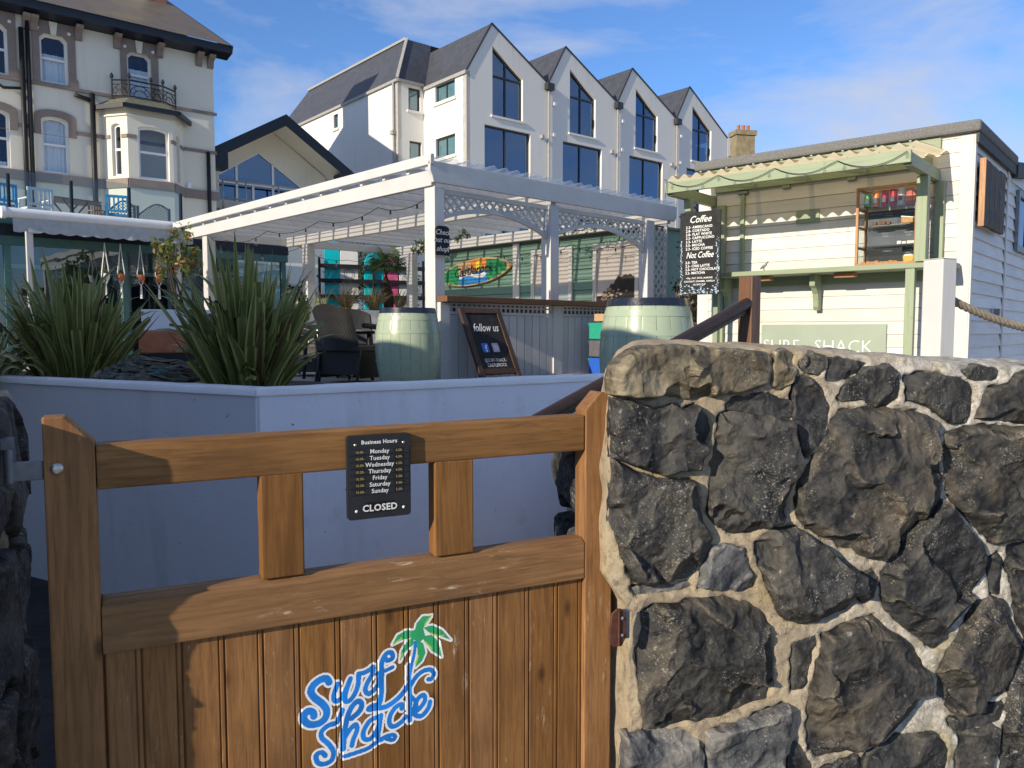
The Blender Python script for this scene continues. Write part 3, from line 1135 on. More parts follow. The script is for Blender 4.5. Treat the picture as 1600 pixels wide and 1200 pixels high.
def stone_mesh(poly, seed, proud, base=.010, fac=9, grow=.0118):
    """a split-faced stone: random flat chips with broken steps between them"""
    rng = random.Random(seed)
    P = np.array(poly, float)
    x_, z_ = P[:, 0], P[:, 1]
    cr_ = x_ * np.roll(z_, -1) - np.roll(x_, -1) * z_
    c = np.array([((x_ + np.roll(x_, -1)) * cr_).sum(), ((z_ + np.roll(z_, -1)) * cr_).sum()]) / (3 * cr_.sum())
    dv = P - c
    P = P + dv / np.hypot(dv[:, 0], dv[:, 1])[:, None] * grow
    seg = np.roll(P, -1, 0) - P
    L = np.hypot(seg[:, 0], seg[:, 1])
    per = L.sum()
    n = int(max(30, min(190, per / .005)))
    cum = np.concatenate([[0], np.cumsum(L)])
    out = []
    for k in range(n):
        d = per * k / n
        i = int(np.searchsorted(cum, d, 'right') - 1)
        p = P[i] + seg[i] * (d - cum[i]) / L[i]
        v = p - c
        w = noise.noise(Vector((p[0] * 38, p[1] * 38, seed))) * .006 + noise.noise(Vector((p[0] * 120, p[1] * 120, seed))) * .002
        out.append(p + v / np.hypot(*v) * (w - .001))
    out = np.array(out)
    rad = np.hypot(*(out - c).T).mean()
    K = int(max(7, min(32, rad / .0048)))
    ext = out.max(0) - out.min(0)
    chips = []
    big = 1 if fac < 5 else rng.choice((2, 2, 3))
    for k in range(fac):
        a = rng.uniform(0, 2 * math.pi)
        if k < big:      # broad flat split faces
            px = c + (np.array([rng.random(), rng.random()]) - .5) * ext * .5
            sl_ = rng.uniform(.05, .26)
            hh = proud * rng.uniform(.7, 1.05)
            wt = .55
        else:            # chipped flakes round the edge, falling outwards
            px = c + np.array([math.cos(a), math.sin(a)]) * ext * rng.uniform(.38, .50)
            sl_ = -rng.uniform(.3, 1.1)
            hh = proud * rng.uniform(.15, .62)
            wt = rng.uniform(.9, 1.3)
        chips.append((px[0], px[1], math.cos(a) * sl_, math.sin(a) * sl_, hh, wt))
    q = B()
    so_ = Vector((seed * 3.3, seed * 1.7, seed))

    def height(x, z, r):
        w1 = .22 * rad * noise.noise(Vector((x * 13, z * 13, 0)) + so_) + .06 * rad * noise.noise(Vector((x * 50, z * 50, 0)) + so_)
        w2 = .22 * rad * noise.noise(Vector((x * 13, z * 13, 9)) + so_) + .06 * rad * noise.noise(Vector((x * 50, z * 50, 9)) + so_)
        xs_, zs_ = x + w1, z + w2
        D = sorted((math.hypot(xs_ - cx, zs_ - cz) * wt, gx_, gz_, hh, cx, cz) for cx, cz, gx_, gz_, hh, wt in chips)
        (d0, gx0, gz0, h0, x0, z0), (d1, gx1, gz1, h1, x1, z1) = D[0], D[1]
        ha = h0 + gx0 * (x - x0) + gz0 * (z - z0)
        hb = h1 + gx1 * (x - x1) + gz1 * (z - z1)
        t_ = min(1, (d1 - d0) / .007)
        h = ha * (.5 + .5 * t_) + hb * (.5 - .5 * t_)
        v = Vector((x * 16, z * 16, 0)) + so_
        h += .0022 * noise.noise(v) + .0014 * noise.noise(v * 3.1) + .0008 * noise.noise(v * 8)
        h = min(max(h, .10 * proud), proud * 1.2)
        e = (max(0, 1 - r ** 26)) ** .5
        return max(h, .002) * e - base * (1 - e)

    q.v.append((c[0], -height(c[0], c[1], 0), c[1]))
    for k in range(1, K + 1):
        r = (k / K) ** .72
        for p in out:
            x, z = c + (p - c) * r
            q.v.append((x, -height(x, z, r), z))
    for j in range(n):
        q.face((0, 1 + j, 1 + (j + 1) % n))
    for k in range(1, K):
        a, d = 1 + (k - 1) * n, 1 + k * n
        for j in range(n):
            q.face((a + j, d + j, d + (j + 1) % n, a + (j + 1) % n))
    return q


def jitter_cells(x0, x1, z0, z1, nx, nz, seed, gap=.011):
    rng = random.Random(seed)
    G = {}
    for i in range(nx + 1):
        for k in range(nz + 1):
            dx, dz = (x1 - x0) / nx, (z1 - z0) / nz
            G[i, k] = (x0 + dx * i + (rng.uniform(-.22, .22) * dx if 0 < i < nx else 0), z0 + dz * k + (rng.uniform(-.2, .2) * dz if 0 < k < nz else 0))
    out = []
    for i in range(nx):
        for k in range(nz):
            p = [G[i, k], G[i + 1, k], G[i + 1, k + 1], G[i, k + 1]]
            c = np.mean(p, 0)
            q_ = []
            for j in range(4):
                a, e = np.array(p[j]), np.array(p[(j + 1) % 4])
                for s_ in (.12, .5, .88):
                    m_ = a + (e - a) * s_
                    v = c - m_
                    q_.append(tuple(m_ + v / np.hypot(*v) * gap))
            out.append(q_)
    return out


def stonework(th, polys, mats, prouds, x0, x1, z0, topf, depth, step, seed, topbulge=.0, skew=None, inset=None):
    xs = np.arange(x0, x1 + step / 2, step)
    nz = int(1.5 / step)
    X = np.repeat(xs[:, None], nz + 1, 1)
    T = np.array([topf(x) for x in xs])
    Z = z0 + (T[:, None] - z0) * np.linspace(0, 1, nz + 1)[None, :]
    if inset:
        X = X + np.vectorize(inset)(Z) * np.clip(1 - (X - x0) / .09, 0, 1)
    sd = np.full(X.shape, 9.)
    for P in polys:
        P = np.array(P)
        mn, mxx = P.min(0) - .03, P.max(0) + .03
        m_ = (X > mn[0]) & (X < mxx[0]) & (Z > mn[1]) & (Z < mxx[1])
        if not m_.any():
            continue
        xx, zz = X[m_], Z[m_]
        d = np.full(xx.shape, 9.)
        for a, e in zip(P, np.roll(P, -1, 0)):
            f_ = e - a
            t_ = np.clip(((xx - a[0]) * f_[0] + (zz - a[1]) * f_[1]) / max(f_ @ f_, 1e-9), 0, 1)
            d = np.minimum(d, np.hypot(xx - a[0] - t_ * f_[0], zz - a[1] - t_ * f_[1]))
        ins = in_poly([tuple(p) for p in P], xx, zz)
        sd[m_] = np.minimum(sd[m_], np.where(ins, -d, d))
    # joints: slightly proud strap, sunk under the stones
    sd = sd + .004 * np.sin(X * 91 + 3 * np.sin(Z * 40)) * np.sin(Z * 83 + 2 * np.sin(X * 37))
    Y = np.where(sd < .004, np.clip((.004 - sd) * 1.6, 0, .022), -np.clip((sd - .004) * 2.4, 0, .011))
    q = B()
    nx = len(xs)
    edge = np.minimum(np.minimum((X - x0) / .03, 1), np.minimum((T[:, None] - Z) / .03, 1))

    def wob(x, y, z):
        v = Vector((x * 14, y * 14, z * 14 + seed))
        k = .009
        return (x + k * noise.noise(v), y + k * .8 * noise.noise(v + Vector((7, 3, 1))) + .0035 * noise.noise(v * 4), z + k * noise.noise(v + Vector((1, 9, 4))))

    for i in range(nx):
        for k in range(nz + 1):
            q.v.append(wob(X[i, k], Y[i, k] * edge[i, k], Z[i, k]))
    for i in range(nx - 1):
        for k in range(nz):
            a = i * (nz + 1) + k
            q.face((a, a + nz + 1, a + nz + 2, a + 1))
    nd = 12
    prev = [i * (nz + 1) + nz for i in range(nx)]
    for d_ in range(1, nd + 1):
        cur = []
        for i in range(nx):
            y = depth * d_ / nd
            cur.append(len(q.v))
            sk = skew(T[i]) * max(0, 1 - (X[i, nz] - x0) / .35) * d_ / nd if skew else 0
            q.v.append(wob(X[i, nz] + sk, y, T[i] + topbulge * math.sin(math.pi * d_ / nd)))
        for i in range(nx - 1):
            q.face((prev[i], prev[i + 1], cur[i + 1], cur[i]))
        prev = cur
    prev = list(range(nz + 1))
    for d_ in range(1, nd + 1):
        cur = []
        for k in range(nz + 1):
            cur.append(len(q.v))
            zz = Z[0, k] + topbulge * math.sin(math.pi * d_ / nd) * (k == nz)
            sk = skew(Z[0, k]) * d_ / nd if skew else 0
            q.v.append(wob(X[0, k] + sk, depth * d_ / nd, zz))
        for k in range(nz):
            q.face((prev[k], cur[k], cur[k + 1], prev[k + 1]))
        prev = cur
    q.build('mortar', 'mortar', th, smooth=True)
    for n_, P in enumerate(polys):
        o = stone_mesh(P, seed + n_ * 3.1, prouds[n_], fac=int(max(3, min(9, np.ptp(np.array(P), axis=0).prod() / .0065)))).build('stone', mats[n_], th, smooth=True, angle=26)


W0 = (.28, 1.73)
WA = 12
wall = thing('stone_wall', 'dark rubble stone wall with pale mortar joints right of the gate', 'wall', (*W0, 0), WA)
polys = [[(x / 1000, z / 1000) for x, z in s] for s in STONES]
mats, pr = [], []
pick = {0: ('coping_stone', .045), 18: ('basalt_pale', .02), 20: ('basalt_brown', .032), 28: ('basalt_pale', .035), 29: ('basalt_pale', .03), 1: ('coping_stone', .015), 19: ('basalt_pale', .006), 13: ('basalt_brown', .05), 14: ('basalt_brown', .05), 22: ('basalt_brown', .045), 23: ('basalt_brown', .04), 12: ('basalt_brown', .03), 15: ('basalt', .05), 5: ('basalt', .045), 2: ('basalt', .04), 3: ('basalt', .04), 16: ('basalt', .045)}
for k, P in enumerate(polys):
    a = np.array(P)
    sz = min(np.ptp(a[:, 0]), np.ptp(a[:, 1]))
    m_, p_ = pick.get(k, ('basalt', max(.008, min(.030, sz * .17))))
    mats.append(m_)
    pr.append(p_ * 1.15)
extra = jitter_cells(1.22, 2.12, .03, 1.38, 4, 5, 5) + jitter_cells(-.02, .60, .03, .46, 3, 2, 8) + jitter_cells(.62, 1.20, .03, .37, 3, 2, 9)
for k, P in enumerate(extra):
    polys.append(P)
    mats.append(random.Random(k).choice(['basalt', 'basalt_brown', 'basalt']))
    pr.append(.035)
TOPX = [-.08, -.063, -.053, -.034, .004, .05, .156, .315, .364, .48, .652, .83, 1.016, 2.2]
TOPZ = [1.425, 1.447, 1.470, 1.492, 1.510, 1.514, 1.515, 1.508, 1.504, 1.498, 1.485, 1.472, 1.462, 1.40]
stonework(wall, polys, mats, pr, -.066, 2.15, .0, lambda x: float(np.interp(x, TOPX, TOPZ)), .34, .0056, 3, .012, lambda z: float(np.interp(z, [0, 1.25, 1.38, 1.5], [0, 0, .09, .12])), lambda z: float(np.interp(z, [0, .92, 1.0, 2], [.050, .050, 0, 0])))
# stones of the wall's end, seen through the gate
for k, (y0, y1, z0, z1) in enumerate(((.10, .32, 1.10, 1.33), (.08, .32, .86, 1.08))):
    P = jitter_cells(y0, y1, z0, z1, 1, 1, 40 + k, .004)[0]
    P = [(-x, z) for x, z in P][::-1]
    o = stone_mesh(P, 60 + k, .045, fac=7).build('stone', 'basalt', wall, smooth=True, angle=32)
    o.location = (-.068, 0, 0)
    o.rotation_euler = (0, 0, R(-90))

PR0 = fr(G0, GA, -.090, -.105)
pier = thing('stone_pier', 'shaded dark stone pier that carries the gate hinge at left', 'pier', (PR0[0], PR0[1], 0), GA + 90)
cells = jitter_cells(.005, .46, .02, 1.42, 2, 6, 21, .006)
stonework(pier, cells, ['basalt'] * len(cells), [.03] * len(cells), 0, .47, 0, lambda x: 1.43, .75, .009, 11, .01)
for k, P in enumerate(jitter_cells(.02, .72, .03, 1.40, 2, 5, 33, .008)):
    P = [(-x, z) for x, z in P][::-1]
    o = stone_mesh(P, 90 + k, .03, fac=7).build('stone', 'basalt', pier, smooth=True, angle=32)
    o.rotation_euler = (0, 0, R(-90))

# ------------------------------------------------------------------ planter
PC = (-1.315, 4.0)


def lowwall(name, label, ang, x0, x1, thick, mt):
    t_ = thing(name, label, 'wall', (*PC, 0), ang)
    q_ = B()
    q_.box(x0, x1, .012, thick - .012, -.05, 1.215)
    q_.build('wall', mt, t_)
    q_ = B()
    n_ = int((x1 - x0) / .04)
    for i in range(n_ + 1):
        x = x0 + (x1 - x0) * i / n_
        w_ = [.004 * noise.noise(Vector((x * 4, j * 3.1, ang))) + .0018 * noise.noise(Vector((x * 17, j * 3.1, ang))) for j in range(4)]
        q_.pts([(x, w_[0], 1.214), (x, w_[0], 1.246 + w_[1]), (x, .009 + w_[0], 1.255 + w_[1]), (x, thick - .009 + w_[2], 1.255 + w_[3]), (x, thick + w_[2], 1.246 + w_[3]), (x, thick + w_[2], 1.214)])
    for i in range(n_):
        for j in range(6):
            q_.face((6 * i + j, 6 * i + (j + 1) % 6, 6 * i + 6 + (j + 1) % 6, 6 * i + 6 + j))
    q_.build('coping', 'planter_cap', t_, smooth=True, angle=50)
    return t_


lowwall('planter_wall', 'planter wall left of the corner, greyed to carry its shade', -28.2, -6.0, -.001, .13, 'planter_shaded')
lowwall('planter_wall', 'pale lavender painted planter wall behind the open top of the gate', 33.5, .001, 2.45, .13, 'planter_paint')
b = B()
b.prism([(-1.31, 4.17), (-.75, 4.52), (-1.5, 6.0), (-6.0, 8.2), (-6.2, 6.8)], .9, 1.16, 'z')
struct(b.build('soil', 'soil'))

# ------------------------------------------------------------------ handrail, posts, rope
post = thing('handrail_post', 'square brown timber post at the top of the handrail', 'post', (1.029, 3.40, 0), 40)
b = B()
b.box(-.034, .034, -.034, .034, .6, 1.783)
b.build('shaft', 'post_brown', post, bevel=.004)
rail = thing('handrail', 'round dark brown sloping handrail behind the stone wall', 'handrail', (0, 0, 0), 0)
b = B()
b.tube([(.005, 2.51, 1.218), (1.012, 3.372, 1.668)], .024, 16)
b.build('rail', 'rail_brown', rail, smooth=True, angle=50)
b = B()
b.bar((.005, 2.515, 1.186), (1.012, 3.377, 1.636), .02, .018)
b.build('under_strip', 'rail_brown', rail, bevel=.003)
b = B()
b.tube([(.30, 2.77, 1.30), (.30, 2.77, .0)], .014, 10)
b.build('support', 'iron', rail, smooth=True, angle=50)
wp = thing('white_post', 'thick white square post in front of the shack', 'post', (2.30, 4.23, 0), 27)
b = B()
b.box(-.058, .058, -.058, .058, TZ, 1.93)
b.build('shaft', 'white_wood_z', wp, bevel=.006)
b = B()
b.box(-.0595, .0595, -.0595, .0595, 1.930, 1.9345)
b.build('cap', 'white_wood_x', wp, bevel=.003)
rp = thing('rope_barrier', 'thick weathered rope sagging from the white post to the right', 'rope', (0, 0, 0), 0)
P = []
A_, Z_ = Vector((2.352, 4.26, 1.735)), Vector((4.7, 5.0, 1.80))
for k in range(61):
    t_ = k / 60
    p = A_.lerp(Z_, t_)
    p.z -= .27 * 4 * t_ * (1 - t_) * (.75 + .25 * (1 - t_))
    P.append(p)
for s_ in range(3):
    b = B()
    Q = []
    for k in range(241):
        t_ = k / 240 * 60
        i = min(int(t_), 59)
        p = P[i].lerp(P[i + 1], t_ - i)
        a = k * .62 + s_ * 2.094
        Q.append(p + Vector((0, math.cos(a), math.sin(a))) * .0115)
    b.tube(Q, .0135, 7)
    b.build('strand', 'rope_fibre', rp, smooth=True)
e = thing('white_post', 'farther white post that holds the right end of the rope', 'post', (4.75, 5.03, 0), 27)
b = B()
b.box(-.058, .058, -.058, .058, TZ, 1.93)
b.build('shaft', 'white_wood_z', e, bevel=.006)

# ------------------------------------------------------------------ pergola
P0 = (-.92, 9.40)
PA = 43.5
pg = thing('pergola', 'large white timber pergola with a corrugated clear roof', 'pergola', (*P0, 0), PA)


def pbox(name, x0, x1, y0, y1, z0, z1, mat='white_wood_z', parent=None, bevel=.006):
    q_ = B()
    q_.box(x0, x1, y0, y1, z0, z1)
    return q_.build(name, mat, parent or pg, bevel=bevel)


for x0, x1, y0, y1 in ((0, .15, 0, .20), (2.0, 2.17, .005, .185), (4.19, 4.36, .005, .17), (0, .16, 6.67, 6.87), (2.0, 2.17, 6.67, 6.87), (4.55, 4.71, 6.67, 6.87)):
    pbox('post', x0, x1, y0, y1, TZ, 3.268)
for x0, x1 in ((-.035, .04), (2.02, 2.12), (4.72, 4.80)):
    pbox('beam', x0, x1, .02, 7.55, 3.27, 3.455, 'white_wood_y')
b = B()
b.prism([(-.10, 3.50), (-.045, 3.50), (-.045, 3.625), (-.085, 3.625), (-.10, 3.605)], -.06, 8.0, 'y')
b.build('eaves_board', 'white_wood_y', pg, bevel=.006)
b = B()
b.prism([(-.07, 3.375), (-.05, 3.30), (4.83, 3.30), (4.87, 3.36), (4.87, 3.54), (-.10, 3.545), (-.10, 3.44)], -.05, -.005, 'y')
b.build('fascia', 'white_wood_x', pg, bevel=.005)
pbox('header', .151, 1.998, .06, .12, 3.20, 3.262, 'white_wood_x')
pbox('header', 2.171, 4.188, .06, .12, 3.20, 3.262, 'white_wood_x')
pbox('header', -.02, 4.85, 7.56, 7.62, 3.30, 3.46, 'white_wood_x')
for y in np.arange(.45, 7.6, .52):
    pbox('rafter', -.04, 4.86, y, y + .055, 3.458, 3.545, 'white_wood_x', bevel=0)
q = B()
nx_ = 300
for i in range(nx_ + 1):
    x = -.08 + 4.98 * i / nx_
    z = 3.585 + .028 * math.sin(2 * math.pi * x / .205)
    q.pts([(x, -.09, z), (x, 4, z + .004), (x, 8.0, z + .01)])
for i in range(nx_):
    for k in range(2):
        q.face((i * 3 + k, i * 3 + 3 + k, i * 3 + 4 + k, i * 3 + 1 + k))
q.build('roof_sheet', 'corrugated_sheet', pg, smooth=True)


def lattice(u0, u1, ztop, zb, y0, y1, pitch, w, parent, name='lattice', mat='white_wood_x'):
    """diagonal strips clipped to the panel between zb(u) and ztop"""
    q_ = B()
    for sgn in (1, -1):
        c0 = (u0 - 3) if sgn > 0 else (u0 - 1)
        ym = (y0 + y1) / 2
        ya, yb = (y0, ym) if sgn > 0 else (ym + .0005, y1)
        k = 0
        while k < 200:
            off = u0 - 3 + k * pitch
            k += 1
            if off > u1 + 3:
                break
            run = []
            for i in range(400):
                z = ztop - (ztop - 2.0 if callable(zb) else ztop - zb) * i / 399
                u = off + sgn * (z - 2.5)
                ok = u0 < u < u1 and z > (zb(u) if callable(zb) else zb)
                if ok:
                    run.append((u, z))
                if (not ok or i == 399) and len(run) > 3:
                    (ua, za), (ub, zb_) = run[0], run[-1]
                    h_ = w * .7071
                    q_.prism([(ua - h_, za), (ua + h_, za), (ub + h_, zb_), (ub - h_, zb_)], ya, yb, 'y')
                if not ok:
                    run = []
    return q_.build(name, mat, parent)


def arch(u0, u1, zl, zm, zr):
    uc = (u0 + u1) / 2

    def zb(u):
        t_ = (u - u0) / (u1 - u0)
        return zl + (zr - zl) * t_ + (zm - (zl + zr) / 2) * math.sin(math.pi * t_) ** .8
    lattice(u0 + .03, u1 - .03, 3.20, zb, .07, .10, .128, .026, pg)
    q_ = B()
    n_ = 24
    up = [(u0 + (u1 - u0) * i / n_, zb(u0 + (u1 - u0) * i / n_)) for i in range(n_ + 1)]
    for i in range(n_):
        (a, za), (c, zc) = up[i], up[i + 1]
        q_.prism([(a, za - .055), (c, zc - .055), (c, zc), (a, za)], .06, .11, 'y')
    q_.build('arch_rail', 'white_wood_x', pg)
    pbox('jamb', u0, u0 + .028, .062, .112, zb(u0), 3.20)
    pbox('jamb', u1 - .028, u1, .062, .112, zb(u1), 3.20)


arch(.152, 1.998, 2.93, 3.09, 2.86)
arch(2.172, 4.188, 2.90, 3.10, 2.82)
lattice(4.38, 4.76, 3.20, TZ, .07, .10, .15, .028, pg, 'trellis_panel')
pbox('trellis_frame', 4.362, 4.385, .06, .11, TZ, 3.262)
pbox('trellis_frame', 4.76, 4.80, .06, .11, TZ, 3.262)

# bar under the front arches
bar = thing('bar_counter', 'white boarded bar counter with a brown timber top', 'bar', (*P0, 0), PA)
b = B()
b.box(.02, 3.60, -.20, -.004, 1.895, 1.965)
b.build('counter_top', 'bar_top', bar, bevel=.006)
for i in range(24):
    x = .172 + .142 * i
    if x + .142 > 3.6 or 1.96 < x + .07 < 2.17:
        continue
    pbox('board', x + .004, x + .135, -.056, -.036, TZ, 1.745, 'white_wood_z', bar, .004)
pbox('post', .02, .168, -.075, -.010, TZ, 1.893, 'white_wood_z', bar)
pbox('post', 1.985, 2.165, -.075, -.010, TZ, 1.893, 'white_wood_z', bar)
pbox('rail', .17, 1.983, -.062, -.030, 1.748, 1.785, 'white_wood_x', bar)
pbox('rail', 2.167, 3.6, -.062, -.030, 1.748, 1.785, 'white_wood_x', bar)
q = B()
for a, c in ((.17, 1.983), (2.167, 3.6)):
    q.box(a, c, -.048, -.042, 1.83, 1.852)
    q.box(a, c, -.048, -.042, 1.872, 1.893)
    x = a + .03
    while x < c:
        q.box(x, x + .034, -.0415, -.036, 1.786, 1.893)
        x += .082
q.build('lattice_strip', 'white_wood_x', bar)
b = B()
b.box(.2, 3.6, .12, .14, TZ, 1.89)
b.build('back_panel', 'old_plank', bar)

# festoon lights
for n_, (pts, lab) in enumerate((
        ([(.30, .45, 3.25), (.34, 1.7, 3.24), (.36, 3.3, 3.22), (.34, 5.0, 3.22), (.30, 6.6, 3.2)], 'string of clear festoon bulbs under the left beam of the pergola'),
        ([(.05, 6.6, 3.22), (.8, 6.7, 3.05), (1.9, 6.75, 3.2), (3.0, 6.8, 3.02), (4.5, 6.7, 3.2)], 'string of clear festoon bulbs along the back of the pergola'),
        ([(4.6, .35, 3.12), (4.62, 1.2, 2.98), (4.62, 2.0, 3.1), (4.62, 3.0, 2.97), (4.62, 4.0, 3.12)], 'string of clear festoon bulbs above the framed pictures'))):
    t = thing('festoon_lights', lab, 'string lights', (*P0, 0), PA, 'festoon lights of the pergola')
    Q = []
    for a, c in zip(pts[:-1], pts[1:]):
        for k in range(8):
            s_ = k / 8
            p = Vector(a).lerp(Vector(c), s_)
            p.z -= .10 * 4 * s_ * (1 - s_)
            Q.append(p)
    Q.append(Vector(pts[-1]))
    b = B()
    b.tube(Q, .005, 5)
    b.build('cable', 'cable', t)
    for p in Q[2::4]:
        b = B()
        b.lathe([(.012, -.005), (.014, -.05), (.010, -.055)], 8, (p.x, p.y))
        for k in range(len(b.v)):
            b.v[k] = (b.v[k][0], b.v[k][1], b.v[k][2] + p.z)
        cap = b.build('socket', 'bulb_cap', t, smooth=True)
        b = B()
        b.lathe([(.010, -.055), (.026, -.075), (.032, -.10), (.026, -.125), (.010, -.137), (0, -.138)], 10, (p.x, p.y))
        b.v = [(x, y, z + p.z) for x, y, z in b.v]
        b.build('bulb', 'bulb_glass', cap, smooth=True)

# small sign on the near post
t = thing('shop_sign', 'small black chalk sign reading Check out our shop on the pergola post', 'sign', (*P0, 0), PA)
q = B()
q.prism([(-.04, 2.45), (.168, 2.45), (.168, 2.755), (.15, 2.782), (.115, 2.795), (.01, 2.795), (-.022, 2.782), (-.04, 2.755)], -.075, -.052)
q.build('board', 'chalk_black', t, bevel=.004)
for s_, z in (('Check', 2.69), ('out our', 2.60), ('shop ', 2.495)):
    text(t, 'lettering', s_, .088, .06, z, -.077, 'chalk_white', shear=.35, bold=.0008)
q = B()
q.prism([(.142, 2.49), (.150, 2.49), (.150, 2.535), (.158, 2.535), (.146, 2.558), (.134, 2.535), (.142, 2.535)], -.0775, -.0765)
q.build('arrow', 'chalk_white', t)

# trailing greenery in the roof
rng = random.Random(4)
for n_, (u, v, L_, lab) in enumerate(((4.2, 1.3, 1.1, 'short trailing creeper on the pergola beam above the large framed picture'), (3.6, 4.4, 1.6, 'trailing green creeper hanging under the pergola roof above the surfboard sign'), (4.4, 6.0, .8, 'leafy creeper hanging at the back corner of the pergola'))):
    t = thing('creeper', lab, 'plant', (*P0, 0), PA, 'creepers in the pergola roof')
    b = B()
    st = B()
    Q = []
    for k in range(12):
        p = Vector((u + rng.gauss(0, .05), v - L_ / 2 + L_ * k / 11, 3.30 + rng.gauss(0, .03)))
        Q.append(p)
        leafcloud(b, p, (.12, .12, .10 + .06 * rng.random()), 26, .035, rng, .1)
    st.tube(Q, .008, 5)
    st.build('stem', 'trunk', t)
    b.build('foliage', 'hang_leaf', t)

# ------------------------------------------------------------------ green shed
S0 = fr(P0, PA, 4.92, 0)
shed = thing('garden_shed', 'green boarded shed wall beneath the pergola', 'shed', (S0[0], S0[1], 0), PA - 90)
b = B()
b.box(-6.4, -.45, .03, 2.6, TZ, 3.26)
b.build('core', 'shed_green', shed)
z = TZ
while z < 3.2:
    b = B()
    b.prism([(0.0, z + .012), (.026, z + .008), (.026, z + .188), (.010, z + .188)], -6.4, -.45, 'x')
    b.build('plank', 'shed_green', shed)
    z += .19
b = B()
b.box(-6.45, -.40, -.05, 2.65, 3.262, 3.30)
b.build('roof', 'roof_felt', shed)
for x0, x1 in ((-3.80, -3.62), (-.62, -.449)):
    b = B()
    b.box(x0, x1, -.03, -.002, TZ, 3.26)
    b.build('trim', 'white_wood_z', shed, bevel=.004)


def picture(x0, x1, z0, z1, kind, lab):
    t_ = thing('framed_picture', lab, 'picture', (S0[0], S0[1], 0), PA - 90, 'framed pictures on the shed')
    q_ = B()
    w = .085
    for k, (a, c, d, e_) in enumerate(((x0, x1, z1 - w, z1), (x0, x1, z0, z0 + w), (x0, x0 + w, z0 + w, z1 - w), (x1 - w, x1, z0 + w, z1 - w))):
        q_ = B()
        q_.box(a, c, -.045, -.003, d, e_)
        q_.build('frame_side', 'white_wood_x', t_, bevel=.004)
    q_ = B()
    q_.box(x0 + w, x1 - w, -.016, -.004, z0 + w, z1 - w)
    q_.build('print', 'photo_sky', t_)
    a, c, d, e_ = x0 + w, x1 - w, z0 + w, z1 - w
    if kind == 0:
        rg = random.Random(9)
        top = [(a + (c - a) * k / 16, d + (e_ - d) * (.18 + .32 * min(1, (k / 9) ** 1.6) + .07 * rg.random())) for k in range(17)]
        q_ = B()
        q_.prism([(a, d + .001)] + top + [(c, d + .001)], -.0175, -.0165)
        q_.build('rocks', 'photo_rock', t_)
        q_ = B()
        for k in range(22):
            x, z_ = rg.uniform(a + .1, c - .12), rg.uniform(d + .02, d + (e_ - d) * .32)
            r_ = rg.uniform(.02, .05)
            q_.prism([(x + r_ * math.cos(i) * 1.3, z_ + r_ * .7 * math.sin(i)) for i in np.linspace(0, 6.28, 8)[:-1]], -.0188, -.0180)
        q_.build('pebbles', 'photo_sand', t_)['kind'] = 'stuff'
    else:
        q_ = B()
        q_.prism([(a, d), (c, d), (c, d + .42 * (e_ - d)), (a, d + .42 * (e_ - d))], -.0175, -.0165)
        q_.build('sea', 'photo_sea', t_)
        q_ = B()
        q_.prism([(a, d), (c, d), (c, d + .10), (a + .3, d + .16), (a, d + .2)], -.0188, -.0180)
        q_.build('sand', 'photo_sand', t_)


picture(-1.72, -.70, 1.85, 3.085, 0, 'white framed photo of dark sea rocks under a pale sky')
picture(-3.28, -2.22, 1.85, 3.085, 1, 'white framed photo of a pale sea behind the middle pergola post')

# surfboard sign
t = thing('surfboard_sign', 'painted surfboard sign with Castlerock lettering on the green shed', 'sign', (S0[0], S0[1], 0), PA - 90)


def surf(x):
    """half height at x in -1..1"""
    return .265 * max(0, 1 - abs(x) ** 2.3) ** .72


def strip(x0, x1, y, z0f, z1f, n_=14, yb=None):
    q_ = B()
    P_ = [(x0 + (x1 - x0) * k / n_) for k in range(n_ + 1)]
    poly = [(1.14 * x, z0f(x)) for x in P_] + [(1.14 * x, z1f(x)) for x in reversed(P_)]
    q_.prism(poly, y, yb if yb is not None else y + .0012)
    return q_


tilt = Matrix.Translation((-4.93, 0, 2.765)) @ Matrix.Rotation(R(-4.5), 4, 'Y')


def sbuild(q_, name, mat, y_bevel=0):
    q_.v = [tuple(tilt @ Vector(v)) for v in q_.v]
    return q_.build(name, mat, t, bevel=y_bevel)


sbuild(strip(-1, 1, -.075, lambda x: -surf(x), lambda x: surf(x), 48, -.03), 'board', 'sign_tan', .006)
sbuild(strip(-.90, -.42, -.0775, lambda x: -surf(x) + .03 + .02 * math.sin(x * 40), lambda x: surf(x) - .03), 'palm_panel', 'sign_palm')
sbuild(strip(.36, .88, -.0775, lambda x: -surf(x) + .03 + .02 * math.sin(x * 43), lambda x: surf(x) - .03), 'palm_panel', 'sign_palm')
sbuild(strip(-.06, .36, -.0775, lambda x: .02, lambda x: surf(x) - .012), 'sunset_panel', 'sign_orange')
sbuild(strip(-.42, .36, -.0775, lambda x: -surf(x) + .02, lambda x: -.02 + .03 * math.sin(x * 9)), 'wave_panel', 'sign_wave')
sbuild(strip(-.40, .34, -.0792, lambda x: -.10 - .04 * math.sin(x * 8), lambda x: -.03 - .035 * math.sin(x * 8 + .5)), 'wave_crest', 'logo_white')
q = B()
q.prism([(.17 + .105 * math.cos(a), .10 + .105 * math.sin(a)) for a in np.linspace(0, 6.283, 20)[:-1]], -.0795, -.0790)
sbuild(q, 'sun_disc', 'sign_sun')
o = text(t, 'lettering', 'Castlerock', .26, -.03, -.045, -.081, 'print_ink', shear=.35, bold=.006, wid=1.25)
o.matrix_local = tilt

# ------------------------------------------------------------------ barrels


